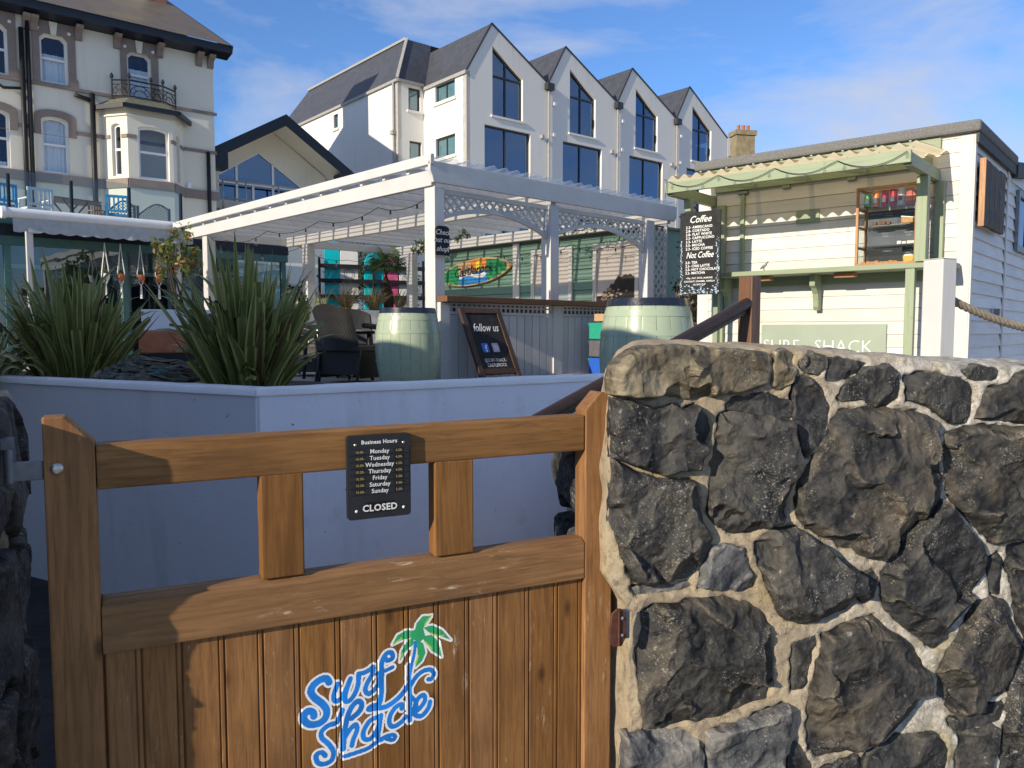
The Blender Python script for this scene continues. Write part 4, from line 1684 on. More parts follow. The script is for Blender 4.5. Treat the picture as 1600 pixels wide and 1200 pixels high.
def barrel(loc, lab, s_=1.0, rz=0):
    t_ = thing('barrel', lab, 'barrel', loc, rz, 'green painted barrels on the terrace')
    H, r0, r1 = .85 * s_, .300 * s_, .368 * s_

    def rr(z_):
        x = 2 * z_ / H - 1
        return r1 - (r1 - r0) * x * x
    n_ = 20
    zs = [H * k / 14 for k in range(15)]
    q_ = B()
    a0, a1 = -math.pi / n_ + .0045, math.pi / n_ - .0045
    for k, z_ in enumerate(zs):
        r_ = rr(z_)
        q_.pts([(r_ * math.cos(a0) * .996, r_ * math.sin(a0), z_), (r_ * math.cos(a0 * .8), r_ * math.sin(a0 * .8), z_), (r_, 0, z_), (r_ * math.cos(a1 * .8), r_ * math.sin(a1 * .8), z_), (r_ * math.cos(a1) * .996, r_ * math.sin(a1), z_), ((r_ - .03) * math.cos(a1), (r_ - .03) * math.sin(a1), z_), ((r_ - .03) * math.cos(a0), (r_ - .03) * math.sin(a0), z_)])
    for k in range(14):
        for j in range(7):
            a, c = k * 7, k * 7 + 7
            q_.face((a + j, a + (j + 1) % 7, c + (j + 1) % 7, c + j))
    q_.face(range(7))
    q_.face([14 * 7 + j for j in range(7)])
    me = q_.build('stave', 'barrel_green', t_, smooth=True, angle=28)
    for k in range(1, n_):
        o_ = link('stave', me.data, t_)
        o_.rotation_euler = (0, 0, 2 * math.pi * k / n_)
    for za, zb in ((.085, .135), (.24, .28), (.57, .61), (.715, .765)):
        za, zb = za * s_, zb * s_
        q_ = B()
        q_.lathe([(rr(za) - .002, za), (rr(za) + .0032, za + .001), (rr(zb) + .0032, zb - .001), (rr(zb) - .002, zb)], 40)
        q_.build('hoop', 'barrel_green', t_, smooth=True, angle=40)
    za, zb = .795 * s_, .853 * s_
    q_ = B()
    q_.lathe([(rr(za), za), (rr(za) + .005, za), (rr(zb) + .005, zb), (rr(zb) - .03, zb + .001), (rr(zb) - .032, zb - .02)], 48)
    q_.build('rim_band', 'barrel_navy', t_, smooth=True, angle=40)
    q_ = B()
    q_.lathe([(0, .828 * s_), (rr(zb) - .02, .828 * s_)], 40)
    q_.build('head', 'barrel_navy', t_)
    return t_


barrel((-1.17, 8.8, TZ), 'green barrel between the black chairs and the leaning chalkboard', 1.0, 3)
barrel((1.031, 5.96, TZ), 'large green barrel behind the coping of the stone wall', .985, 10)

# ------------------------------------------------------------------ leaning chalkboard
AF = fr(P0, PA, .17, -.66)
ab = thing('chalkboard', 'dark wood framed chalkboard reading follow us, leaning against the bar', 'chalkboard', (AF[0], AF[1], TZ), PA - 2)
lean = Matrix.Rotation(R(-19), 4, 'X') @ Matrix.Rotation(R(-7), 4, 'Y')
lean = Matrix.Rotation(R(-27), 4, 'X')
parts = []


def abp(q_, name, mat, bevel=.004):
    q_.v = [tuple(lean @ Vector(v)) for v in q_.v]
    return q_.build(name, mat, ab, bevel=bevel)


HB = .97
abp(B().box(-.02, .05, -.03, .01, .0, HB), 'frame_side', 'frame_dark')
abp(B().box(.55, .62, -.03, .01, .0, HB), 'frame_side', 'frame_dark')
abp(B().box(.0505, .5495, -.028, .008, HB - .07, HB - .002), 'frame_rail', 'frame_dark')
abp(B().box(.0505, .5495, -.028, .008, .09, .16), 'frame_rail', 'frame_dark')
abp(B().box(.051, .549, -.012, .004, .161, HB - .071), 'board', 'chalk_black', 0)
for s_, sz, z, sh, wd_ in (('follow us', .15, .66, .4, .40), ('@SURF-SHACK-', .062, .255, 0, .34), ('CASTLEROCK', .062, .19, 0, .30)):
    o = text(ab, 'lettering', s_, sz, .30, z, -.0135, 'chalk_white', shear=sh, bold=.0008 if sz > .1 else 0, wid=wd_)
    o.matrix_local = lean
for x, mt in ((.20, 'icon_blue'), (.36, 'icon_pink')):
    q = B()
    q.prism(rrect(x - .05, x + .05, .38, .50, .014), -.0165, -.0125)
    o = abp(q, 'icon', mt, 0)
    if mt == 'icon_blue':
        e_ = text(o, 'lettering', 'f', .13, x + .008, .385, -.0172, 'chalk_white', bold=.003)
        e_.matrix_local = lean
    else:
        q = B()
        for a, c in ((.034, .028), (.017, .011)):
            n_ = 16
            for i in range(n_):
                t0, t1 = 6.2832 * i / n_, 6.2832 * (i + 1) / n_
                q.quad([(x + a * math.cos(t0), -.0172, .44 + a * math.sin(t0)), (x + a * math.cos(t1), -.0172, .44 + a * math.sin(t1)), (x + c * math.cos(t1), -.0172, .44 + c * math.sin(t1)), (x + c * math.cos(t0), -.0172, .44 + c * math.sin(t0))])
        q.v = [tuple(lean @ Vector(v)) for v in q.v]
        q.build('ring', 'chalk_white', o)
# ------------------------------------------------------------------ crates by the bar
CF = fr(P0, PA, 2.72, -.40)
for k, (mt, lab) in enumerate((('crate_blue', 'blue crate, lowest of the stack by the bar'), ('crate_grey', 'dark grey crate in the middle of the stack by the bar'), ('crate_green', 'green crate on top of the stack by the bar'))):
    t = thing('crate', lab, 'crate', (CF[0], CF[1], TZ + k * .245), PA, 'stacked crates by the bar')
    w, d, h_ = .40, .30, .22
    q = B()
    for a in ((-w / 2, w / 2, -d / 2, -d / 2 + .012), (-w / 2, w / 2, d / 2 - .012, d / 2), (-w / 2, -w / 2 + .012, -d / 2 + .012, d / 2 - .012), (w / 2 - .012, w / 2, -d / 2 + .012, d / 2 - .012)):
        q.box(*a, .01, h_)
    q.box(-w / 2, w / 2, -d / 2, d / 2, 0, .0098)
    q.build('body', mt, t)
    q = B()
    q.box(-w / 2 - .012, w / 2 + .012, -d / 2 - .012, -d / 2 - .0005, h_ - .04, h_)
    q.box(-w / 2 - .012, w / 2 + .012, d / 2 + .0005, d / 2 + .012, h_ - .04, h_)
    q.build('rim', 'crate_green' if k != 1 else mt, t, bevel=.004)
    q = B()
    q.box(-.09, .09, -d / 2 - .004, -d / 2 - .0008, .06, .14)
    q.build('label_patch', 'chalk_white', t)
t = thing('cardboard_box', 'open cardboard box on top of the crate stack', 'box', (CF[0], CF[1], TZ + .735), PA)
q = B()
q.box(-.15, .15, -.10, .10, 0, .10)
q.build('carton', 'card', t)
q = B()
q.prism([(-.10, .10), (-.19, .19), (-.185, .195), (-.095, .105)], -.15, .15, 'x')
q.build('flap', 'card', t)

# ------------------------------------------------------------------ rattan chairs and table


def chair(loc, rz, lab):
    t_ = thing('rattan_armchair', lab, 'chair', loc, rz, 'black rattan chairs on the terrace')
    # curved back
    q_ = B()
    n_, m_ = 14, 10
    for side in (0, 1):
        for i in range(n_ + 1):
            a = -.95 + 1.9 * i / n_
            for k in range(m_ + 1):
                z_ = .38 + .52 * k / m_ * (1 - .18 * abs(a) ** 2)
                lean_ = .16 * (k / m_) ** 1.4
                r_ = .30 + (.025 if side else 0)
                q_.v.append((r_ * math.sin(a), .10 + (r_ * .75) * math.cos(a) + lean_, z_))
    s_ = (n_ + 1) * (m_ + 1)
    for i in range(n_):
        for k in range(m_):
            a = i * (m_ + 1) + k
            q_.face((a, a + m_ + 1, a + m_ + 2, a + 1))
            q_.face((s_ + a, s_ + a + 1, s_ + a + m_ + 2, s_ + a + m_ + 1))
    for i in range(n_):
        for k in (0, m_):
            a = i * (m_ + 1) + k
            q_.face((a, a + m_ + 1, s_ + a + m_ + 1, s_ + a))
    for i in (0, n_):
        for k in range(m_):
            a = i * (m_ + 1) + k
            q_.face((a, a + 1, s_ + a + 1, s_ + a))
    q_.build('backrest', 'rattan', t_, smooth=True, angle=50)
    q_ = B()
    q_.box(-.29, .29, -.30, .30, .36, .43)
    q_.build('seat', 'rattan', t_, bevel=.02)
    for sx in (-1, 1):
        q_ = B()
        q_.tube([(sx * .29, -.27, .05), (sx * .30, -.28, .40), (sx * .30, -.24, .60), (sx * .30, -.05, .645), (sx * .28, .18, .66)], [.025, .028, .03, .032, .03], 8)
        q_.build('armrest', 'rattan', t_, smooth=True)
        q_ = B()
        q_.prism([(-.28, .06), (.26, .06), (.29, .36), (-.30, .36)], sx * .275, sx * .29, 'x')
        q_.build('side_panel', 'rattan', t_)
        q_ = B()
        q_.tube([(sx * .27, .25, .38), (sx * .29, .33, 0)], [.024, .016], 8)
        q_.build('leg', 'rattan', t_, smooth=True)
        q_ = B()
        q_.tube([(sx * .27, -.26, .38), (sx * .29, -.31, 0)], [.024, .016], 8)
        q_.build('leg', 'rattan', t_, smooth=True)
    q_ = B()
    q_.box(-.27, .27, -.288, -.275, .08, .36)
    q_.build('front_panel', 'rattan', t_)
    q_ = B()
    q_.box(-.26, .26, .255, .268, .10, .36)
    q_.build('rear_panel', 'rattan', t_)
    return t_


chair((-1.86, 9.15, TZ), 155, 'black rattan chair with its back to the green barrel')
chair((-2.05, 10.3, TZ), 20, 'black rattan chair with its tall curved back toward the back planter')
chair((-2.72, 10.5, TZ), 75, 'black rattan chair half hidden by the tall flax leaves')
t = thing('patio_table', 'low black rattan table in front of the chairs', 'table', (-2.15, 9.62, TZ), 30)
q = B()
q.box(-.36, .36, -.36, .36, .56, .60)
q.build('top', 'rattan', t, bevel=.01)
for sx in (-1, 1):
    for sy in (-1, 1):
        q = B()
        q.tube([(sx * .30, sy * .30, .56), (sx * .33, sy * .33, 0)], [.03, .02], 8)
        q.build('leg', 'rattan', t, smooth=True)
q = B()
q.tube([(-.30, -.372, .60), (.30, -.372, .60)], .014, 10)
q.build('chrome_rail', 'steel', t, smooth=True)

# ------------------------------------------------------------------ surf shack
K0 = (3.707, 6.372)
KA = -41
sh = thing('surf_shack', 'white boarded kiosk with green trim and a felt roof', 'kiosk', (*K0, 0), KA)


def kbox(name, x0, x1, y0, y1, z0, z1, mat='green_wood_z', parent=None, bevel=.004):
    q_ = B()
    q_.box(x0, x1, y0, y1, z0, z1)
    return q_.build(name, mat, parent or sh, bevel=bevel)


kbox('core', -2.36, -.03, .03, 3.9, TZ, 3.10, 'room_dark', bevel=0)
z = TZ
PIT = .1135
k = 0
while z < 3.12:
    q = B()
    q.prism([(-.002, z + .0035), (.028, z + .002), (.028, z + PIT + .0005), (.004, z + PIT + .0005)], -2.30, -.10, 'x')
    q.build('plank', 'white_board', sh)
    # side boards, the far ones a second length
    for y0, y1 in ((.04, 1.50), (1.55, 3.9)):
        q = B()
        q.prism([(.002, z + .006), (-.028, z + .004), (-.028, z + PIT + .004), (-.016, z + PIT + .004)], y0, y1, 'y')
        q.build('plank', 'white_board_side', sh)
    z += PIT
kbox('corner_board', -.10, .0, -.004, .03, TZ, 3.134, 'white_wood_z')
kbox('corner_board', -.0005, .012, -.004, .06, TZ, 3.134, 'white_wood_z')
kbox('corner_board', -2.42, -2.30, -.004, .03, TZ, 3.134, 'white_wood_z')
kbox('cover_strip', -.006, .010, 1.50, 1.55, TZ, 3.134, 'white_wood_z')
q = B()
q.box(-2.45, .05, -.06, 1.72, 3.135, 3.228)
q.build('roof', 'roof_felt', sh, bevel=.02)
kbox('fascia', -2.27, -.235, -.035, -.003, 3.03, 3.125, 'green_wood_x')
kbox('fascia', .012, .036, -.02, 1.72, 3.05, 3.132, 'felt_edge')
q = B()
q.prism([(1.722, 3.02), (3.9, 3.32), (3.9, 3.47), (1.722, 3.17)], -2.42, .05, 'x')
q.build('rear_roof', 'felt_edge', sh)
q = B()
q.prism([(1.72, 3.02), (3.9, 3.32), (3.9, 3.10), (1.72, 3.10), (1.72, 3.0)][:3] + [(3.9, 3.0), (1.72, 3.0)], -2.3, -.02, 'x')
q.build('rear_gable', 'white_board_side', sh)
# side window at the far right
q = B()
for a in ((2.0, 2.06, 2.35, 2.95), (2.6, 2.66, 2.35, 2.95), (2.06, 2.6, 2.35, 2.41), (2.06, 2.6, 2.89, 2.95)):
    q.box(-.001, .03, a[0], a[1], a[2], a[3])
w_ = q.build('window', 'galvanised', sh)
q = B()
q.box(.004, .010, 2.06, 2.6, 2.41, 2.89)
q.build('pane', 'window_glass', w_)
kbox('outdoor_light', .012, .07, 1.0, 1.10, 1.66, 1.75, 'galvanised')

# awning over the hatch
aw = thing('shack_awning', 'green timber awning with a yellowed corrugated roof over the hatch', 'awning', (*K0, 0), KA)
kbox('front_beam', -2.292, -.238, -.90, -.86, 2.792, 2.885, 'green_wood_x', aw)
kbox('side_arm', -.30, -.239, -.858, -.005, 2.775, 2.872, 'green_wood_y', aw)
kbox('side_arm', -2.29, -2.23, -.858, -.005, 2.775, 2.872, 'green_wood_y', aw)
kbox('wall_rail', -2.228, -.302, -.045, -.004, 2.90, 2.98, 'green_wood_x', aw)
for x in (-1.84, -1.33, -.82):
    q = B()
    q.prism([(-.86, 2.80), (-.10, 2.90), (-.10, 2.96), (-.86, 2.865)], x, x + .045, 'x')
    q.build('rafter', 'green_wood_y', aw)
for x in (-1.56, -.975):
    kbox('bracket', x, x + .075, -.035, -.004, 2.87, 2.975, 'green_wood_z', aw)
kbox('post', -.318, -.236, -.40, -.32, 2.10, 2.774, 'green_wood_z', aw)
kbox('post', -.262, -.192, -.055, -.004, 2.06, 2.774, 'green_wood_z', aw)
kbox('post', -2.20, -2.115, -.055, -.004, TZ, 2.774, 'green_wood_z', aw)
kbox('post', -2.26, -2.19, -.60, -.53, 2.66, 2.774, 'green_wood_z', aw)
q = B()
nx_ = 200
for i in range(nx_ + 1):
    x = -2.30 + 2.12 * i / nx_
    zz = .019 * math.sin(2 * math.pi * x / .118)
    q.pts([(x, -.905, 2.922 + zz), (x, -.5, 2.963 + zz), (x, -.01, 3.004 + zz)])
for i in range(nx_):
    for k in range(2):
        q.face((i * 3 + k, i * 3 + 3 + k, i * 3 + 4 + k, i * 3 + 1 + k))
q.build('roof_sheet', 'corrugated_old', aw, smooth=True)
for i in range(9):
    q = B()
    q.lathe([(0, .008), (.007, .006), (.011, 0)], 10)
    o = q.build('screw_cap', 'logo_white', aw, smooth=True)
    o.location = (-2.2 + .243 * i, -.86, 2.948)
t = thing('festoon_lights', 'black string of small bulbs draped along the shack awning', 'string lights', (*K0, 0), KA)
Q = []
for j in range(4):
    for k in range(10):
        s_ = k / 10
        Q.append(Vector((-2.26 + .50 * (j + s_), -.915, 2.90 - .075 * 4 * s_ * (1 - s_) - .01 * j)))
Q.append(Vector((-.26, -.915, 2.87)))
b = B()
b.tube([Vector((-2.27, -.93, 2.74))] + Q, .003, 5)
b.build('cable', 'cable', t)
for p in Q[1::3]:
    b = B()
    b.lathe([(.005, 0), (.006, -.012), (.012, -.022), (.0145, -.035), (.010, -.047), (0, -.05)], 8, (p.x, p.y))
    b.v = [(x, y, z_ + p.z) for x, y, z_ in b.v]
    b.build('bulb', 'bulb_glass', t, smooth=True)

# serving shelf
sf = thing('serving_shelf', 'long sage green serving shelf across the shack front', 'shelf', (*K0, 0), KA)
kbox('board', -2.12, -.06, -.38, -.0345, 2.052, 2.094, 'green_wood_x', sf)
kbox('ledge', -2.14, -.10, -.033, -.003, 1.965, 2.094, 'green_wood_x', sf)
for x in (-1.22, -2.08):
    q = B()
    P = [(-.03, 1.735), (-.075, 1.735), (-.095, 1.765), (-.10, 1.82), (-.115, 1.88), (-.16, 1.93), (-.20, 1.95), (-.20, 2.05), (-.03, 2.05)]
    q.prism(P, x, x + .05, 'x')
    q.build('bracket', 'green_wood_z', sf, bevel=.004)
for x in (-1.72, -.98):
    kbox('batten', x, x + .17, -.28, -.20, 2.008, 2.050, 'pine', sf)
kbox('leg', -.386, -.316, -.37, -.31, TZ, 2.050, 'green_wood_z', sf)
kbox('leg', -2.10, -2.05, -.30, -.24, TZ, 2.050, 'green_wood_z', sf)
q = B()
q.box(-1.965, -1.925, -.03, -.003, 2.095, 2.86)
o = thing('hatch_prop', 'thin green prop standing upright against the hatch boards', 'prop', (*K0, 0), KA)
q.build('bar', 'green_wood_z', o, bevel=.003)
kbox('hinge_plate', -1.995, -1.895, -.036, -.003, 2.862, 2.89, 'galvanised', o)

# lettered signs on the front
t = thing('kiosk_sign', 'wide sage green sign reading SURF SHACK under the shelf', 'sign', (*K0, 0), KA)
kbox('board', -1.73, -.610, -.020, -.004, 1.18, 1.607, 'sign_sage', t)
text(t, 'lettering', 'SURF \u00b7 SHACK', .165, -1.215, 1.355, -.0215, 'chalk_white', bold=-.003, wid=.98)
t = thing('gone_surfing_plaque', 'small green plaque reading GONE SURFING on the hatch boards', 'sign', (*K0, 0), KA)
kbox('board', -1.425, -1.212, -.014, -.003, 2.535, 2.650, 'green_wood_x', t, .002)
text(t, 'lettering', 'GONE', .052, -1.318, 2.600, -.0155, 'sign_sage', bold=.0006)
text(t, 'lettering', 'SURFING', .048, -1.318, 2.552, -.0155, 'sign_sage', bold=.0006)
# little bird ornament
t = thing('bird_ornament', 'tiny grey bird ornament standing on the shelf', 'ornament', fr(K0, KA, -1.60, -.30, 2.094), KA)
q = B()
q.tube([(-.035, 0, .02), (-.01, 0, .038), (.018, 0, .058), (.03, 0, .075)], [.003, .013, .012, .004], 8)
q.build('body', 'galvanised', t, smooth=True)
q = B()
q.tube([(.03, 0, .076), (.036, 0, .082), (.05, 0, .080)], [.007, .008, .001], 8)
q.build('head', 'galvanised', t, smooth=True)
for s_ in (-.006, .006):
    q = B()
    q.tube([(0, s_, .035), (.003, s_, 0)], .0025, 6)
    q.build('leg', 'galvanised', t)

# menu board
mb = thing('menu_board', 'hanging black chalk menu board headed Coffee at the shack corner', 'menu', fr(K0, KA, 0, -.60), KA)
X0, X1, Z0, Z1 = -2.295, -1.885, 1.885, 2.648
q = B()
q.box(X0, X1, 0, .014, Z0, Z1)
q.build('board', 'chalk_black', mb, bevel=.002)
xc = (X0 + X1) / 2
text(mb, 'lettering', 'Coffee', .088, xc, Z1 - .098, -.0015, 'chalk_white', shear=.35, bold=.0006, wid=.215)
rows = ['2.3- AMERICANO', '2.8- CORTADO', '2.8- FLAT WHITE', '3.3- CAPPUCCINO', '3.3- LATTE', '3.5- MOCHA', '3.3- ICED COFFEE']
z = Z1 - .150
for r_ in rows:
    text(mb, 'lettering', r_, .0335, X0 + .062, z, -.0015, 'chalk_white', 'LEFT', bold=.0006, space=1.06)
    z -= .0332
text(mb, 'lettering', 'Not Coffee', .080, xc, z - .040, -.0015, 'chalk_white', shear=.35, bold=.0006, wid=.275)
z -= .092
for r_ in ('2.0- TEA', '2.5- CHAI LATTE', '2.5- HOT CHOCOLATE', '3.2- MATCHA'):
    text(mb, 'lettering', r_, .0325, X0 + .062, z, -.0015, 'chalk_white', 'LEFT', bold=.0006, space=1.04)
    z -= .0325
z -= .012
for r_ in ('+50p- OAT, SOYA, ALMOND', 'COCONUT, CARAMEL, VANILLA', '-60, BYO CUP'):
    text(mb, 'lettering', r_, .0215, xc, z, -.0015, 'chalk_white', bold=.0003)
    z -= .030
# chalk seaweed border
rng = random.Random(12)
q = B()
for side in (0, 1):
    for k in range(46):
        zz = Z0 + .01 + (.52 if side else .50) * (k / 46)
        x = (X0 + .012 + rng.random() * .03 * (1 - k / 60)) if side == 0 else (X1 - .012 - rng.random() * .03)
        s_ = rng.uniform(.005, .013)
        a = rng.uniform(0, 3)
        q.quad([(x + s_ * math.cos(a + d) * (1 if i % 2 else .4), -.0015, zz + s_ * math.sin(a + d) * (1 if i % 2 else .4)) for i, d in enumerate((0, 1.57, 3.14, 4.71))])
for k in range(70):
    x, zz = rng.uniform(X0 + .01, X1 - .01), Z0 + .008 + abs(rng.gauss(0, .03))
    s_ = rng.uniform(.005, .014)
    q.quad([(x - s_, -.0015, zz), (x, -.0015, zz - s_ * .4), (x + s_, -.0015, zz), (x, -.0015, zz + s_ * .5)])
q.build('seaweed_drawing', 'chalk_blue', mb)
for x in (X0 + .05, X1 - .05):
    q = B()
    q.tube([(x, .007, Z1 - .01), (x + .004, .007, 2.79)], .003, 6)
    q.build('hanging_cord', 'cable', mb)

# wooden plank sign on the side wall
t = thing('plank_sign', 'weathered timber plank sign on the shaded side of the shack', 'sign', (*K0, 0), KA + 90)
for k in range(4):
    x0 = .13 + .225 * k
    q = B()
    q.box(x0, x0 + .222, -.062, -.025, 2.41 + .004 * (k % 2), 2.945 - .006 * (k % 3))
    q.build('plank', 'old_plank', t, bevel=.006)
q = B()
q.box(.118, .129, -.066, -.02, 2.40, 2.95)
q.build('end_board', 'pine', t, bevel=.004)
for z_ in (2.5, 2.85):
    q = B()
    q.box(.2, .95, -.0248, -.0, z_, z_ + .05)
    q.build('batten', 'old_plank', t)
text(t, 'lettering', 'SURF SHACK', .105, .58, 2.49, -.0632, 'print_ink', bold=.0015, wid=.72)
for i, (x, h_) in enumerate(((.35, .20), (.58, .30), (.80, .22))):
    q = B()
    q.box(x - .03, x + .03, -.0636, -.0626, 2.60, 2.60 + h_)
    q.box(x - .055, x + .055, -.0636, -.0626, 2.60 + h_ * .45, 2.60 + h_ * .55)
    q.build('mark', 'print_ink', t)

# ------------------------------------------------------------------ cake cabinet
cb = thing('display_cabinet', 'glass fronted pine cake cabinet standing on the shelf', 'cabinet', fr(K0, KA, 0, 0, 0), KA)
cx0, cx1, cy0, cy1, cz0, cz1 = -.80, -.322, -.315, -.06, 2.0945, 2.745
w = .022
for a in ((cx0, cx0 + w, cy0, cy0 + w), (cx1 - w, cx1, cy0, cy0 + w), (cx0, cx0 + w, cy1 - w, cy1), (cx1 - w, cx1, cy1 - w, cy1)):
    kbox('upright', *a, cz0 + w, cz1 - w, 'pine', cb, .002)
for zz in (cz0, cz1 - w):
    kbox('edge', cx0, cx1, cy0, cy0 + w, zz, zz + w - .0005, 'pine', cb, .002)
    kbox('edge', cx0, cx1, cy1 - w, cy1, zz, zz + w - .0005, 'pine', cb, .002)
    kbox('edge', cx0, cx0 + w, cy0 + w, cy1 - w, zz, zz + w - .0005, 'pine', cb, .002)
    kbox('edge', cx1 - w, cx1, cy0 + w, cy1 - w, zz, zz + w - .0005, 'pine', cb, .002)
kbox('floor', cx0 + w, cx1 - w, cy0 + w, cy1 - w, cz0 + .002, cz0 + .014, 'pine', cb, 0)
SHZ = (2.255, 2.425, 2.575)
for zz in SHZ:
    kbox('shelf', cx0 + .004, cx1 - .004, cy0 + .024, cy1 - .003, zz, zz + .007, 'cabinet_glass', cb, 0)
    kbox('shelf_bearer', cx0 + .004, cx0 + w, cy0 + w, cy1 - w, zz - .016, zz - .0005, 'pine', cb, 0)
kbox('pane', cx0 + w, cx1 - w, cy0 + .006, cy0 + .009, cz0 + w, cz1 - w, 'cabinet_glass', cb, 0)
kbox('pane', cx0 + .006, cx0 + .009, cy0 + w, cy1 - w, cz0 + w, cz1 - w, 'cabinet_glass', cb, 0)
CT = fr(K0, KA, 0, 0)


def at_cab(x, y, z_):
    return fr(K0, KA, x, y, z_)


zt = SHZ[2] + .0075
for x, mt, lab, h_ in ((-.735, 'can_green', 'dark green drinks can at the left end of the cabinet top shelf', .115), (-.668, 'can_orange', 'orange drinks can on the cabinet top shelf', .132), (-.60, 'can_red', 'red drinks can beside the orange one in the cabinet', .135), (-.535, 'can_red', 'brighter red drinks can third in the row of cans', .136), (-.472, 'can_silver', 'silver drinks can on the cabinet top shelf', .136)):
    t = thing('drinks_can', lab, 'can', at_cab(x, -.22, zt), KA, 'cans in the cake cabinet')
    q = B()
    q.lathe([(0, .001), (.022, 0), (.0285, .007), (.0285, h_ - .012), (.024, h_ - .003), (.0225, h_)], 18)
    q.build('body', mt, t, smooth=True, angle=40)
    q = B()
    q.lathe([(.0225, h_), (.021, h_ - .003), (0, h_ - .003)], 18)
    q.build('lid', 'can_silver', t, smooth=True)
    q = B()
    q.lathe([(.0289, .035), (.0289, .075)], 8, a0=-2.2, a1=-1.1)
    q.build('label_band', 'chalk_white' if mt != 'can_silver' else 'can_red', t)
for x, lab in ((-.412, 'orange and red drink carton beside the silver can'), (-.362, 'orange and red drink carton at the right end of the top shelf')):
    t = thing('drink_carton', lab, 'carton', at_cab(x, -.20, zt), KA, 'cartons in the cake cabinet')
    kbox('box', -.023, .023, -.03, .03, 0, .115, 'box_red', t, .002)
    kbox('label_band', -.0235, .0235, -.0306, -.0301, .03, .075, 'can_orange', t, 0)
# black name cards behind the cakes
for zz, items in ((SHZ[1], (('CHOCOLATE', -.70), ('SALTED CARAMEL', -.60), ('SHORTBREAD', -.44))), (SHZ[0], (('ROCKY ROAD', -.62), ('CARAMEL SLICE', -.44))), (cz0 + .014, (('FLAPJACK', -.60), ('LEMON CAKE', -.44)))):
    t = thing('price_card', {0: 'black name card behind the cakes on the upper middle shelf', 1: 'black name card behind the slices on the lower middle shelf', 2: 'black name card behind the cakes on the cabinet floor'}[(SHZ[1], SHZ[0], cz0 + .014).index(zz)], 'card', (*K0, 0), KA, 'name cards in the cabinet')
    kbox('card', cx0 + .035, cx1 - .03, -.100, -.095, zz + .008, zz + .142, 'slate_card' if zz > 2.2 else 'sign_insert', t, 0)
    for s_, x in items:
        for j, wd_ in enumerate(s_.split()):
            text(t, 'lettering', wd_, .0165, x, zz + .112 - .021 * j, -.1015, 'chalk_white', bold=-.0003)


def cake(kind, x, zz, lab):
    t_ = thing('cake', lab, 'cake', at_cab(x, -.21, zz), KA, 'cakes in the cabinet')
    if kind == 'slice':
        q_ = B()
        q_.prism([(-.045, 0), (.045, 0), (.045, .035), (-.045, .050)], -.03, .03)
        q_.build('sponge', 'cake', t_, bevel=.004)
        q_ = B()
        q_.prism([(-.047, .051), (.047, .036), (.048, .046), (-.046, .062)], -.032, .032)
        q_.build('icing', 'icing', t_, bevel=.003)
    elif kind == 'loaf':
        q_ = B()
        q_.prism([(-.035, 0), (.035, 0), (.043, .05), (.025, .062), (-.025, .062), (-.043, .05)], -.04, .04)
        q_.build('sponge', 'lemon', t_, bevel=.005)
        q_ = B()
        q_.prism([(-.044, .052), (.044, .052), (.026, .069), (-.026, .069)], -.041, .041)
        q_.build('icing', 'icing', t_, bevel=.004)
    else:
        rg = random.Random(int(abs(x) * 1000))
        for j in range(4):
            xx, yy = -.055 + .036 * j, rg.uniform(-.015, .015)
            q_ = B()
            q_.box(xx - .017, xx + .017, yy - .02, yy + .02, .0, .022 + .008 * rg.random())
            q_.build('square', {'brown': 'choc', 'gold': 'cake', 'pale': 'icing'}[kind], t_, bevel=.004)


cake('brown', -.62, SHZ[1] + .0075, 'row of small brown bakes on the upper middle shelf')
cake('slice', -.42, SHZ[1] + .0075, 'iced cake slice on the upper middle shelf')
cake('pale', -.42, SHZ[0] + .0075, 'pale slices on the lower middle shelf')
cake('gold', -.70, cz0 + .0145, 'golden bakes at the left of the cabinet floor')
cake('gold', -.56, cz0 + .0145, 'golden crumbly bakes in the middle of the cabinet floor')
cake('loaf', -.40, cz0 + .0145, 'yellow lemon loaf with white icing in the cabinet')

# ------------------------------------------------------------------ hotel on the left
HS = 1.055
H0 = (-10.089 * HS, 27 * HS)
HA = 40.0


def hx(s):
    return s * HS


def hz(z_):
    return 1.55 + HS * (z_ - 1.55)


hotel = thing('hotel', 'cream rendered Victorian hotel with taupe window surrounds', 'hotel', (*H0, 0), HA)


def archtop(x0, x1, z0, z1, rise=.0, n_=8):
    P = [(x0, z0), (x1, z0)]
    for k in range(n_ + 1):
        a = math.pi * k / n_
        P.append(((x0 + x1) / 2 + (x1 - x0) / 2 * math.cos(a), z1 - rise + rise * math.sin(a)))
    return P


def cham(x0, x1, z0, z1, c):
    return [(x0, z0), (x1, z0), (x1, z1 - c), (x1 - c, z1), (x0 + c, z1), (x0, z1 - c)]


UP = [(hx(a), hx(c), hz(8.94), hz(10.36)) for a, c in ((-6.60, -5.89), (-5.09, -4.35), (-2.70, -1.97), (-8.7, -7.98))]
LO = [(hx(a), hx(c), hz(6.29), hz(7.95)) for a, c in ((-6.68, -5.93), (-5.13, -4.40), (-8.8, -8.05))]
holes = [cham(*u, .14) for u in UP] + [archtop(*u, rise=.13) for u in LO]
EZ = hz(10.74)
b = B()
b.panel([(-14, 3.9), (0, 3.9), (0, EZ), (-14, EZ)], holes, 0, .35)
b.quad([(0, 0, 3.9), (0, 15.6, 3.9), (0, 15.6, EZ), (0, 7.6, EZ + 4.3), (0, 0, EZ)])
b.build('wall', 'cream_render', hotel)
b = B()
b.box(-14, -.2, .36, 15, 3.9, EZ)
b.build('interior', 'room_dark', hotel)


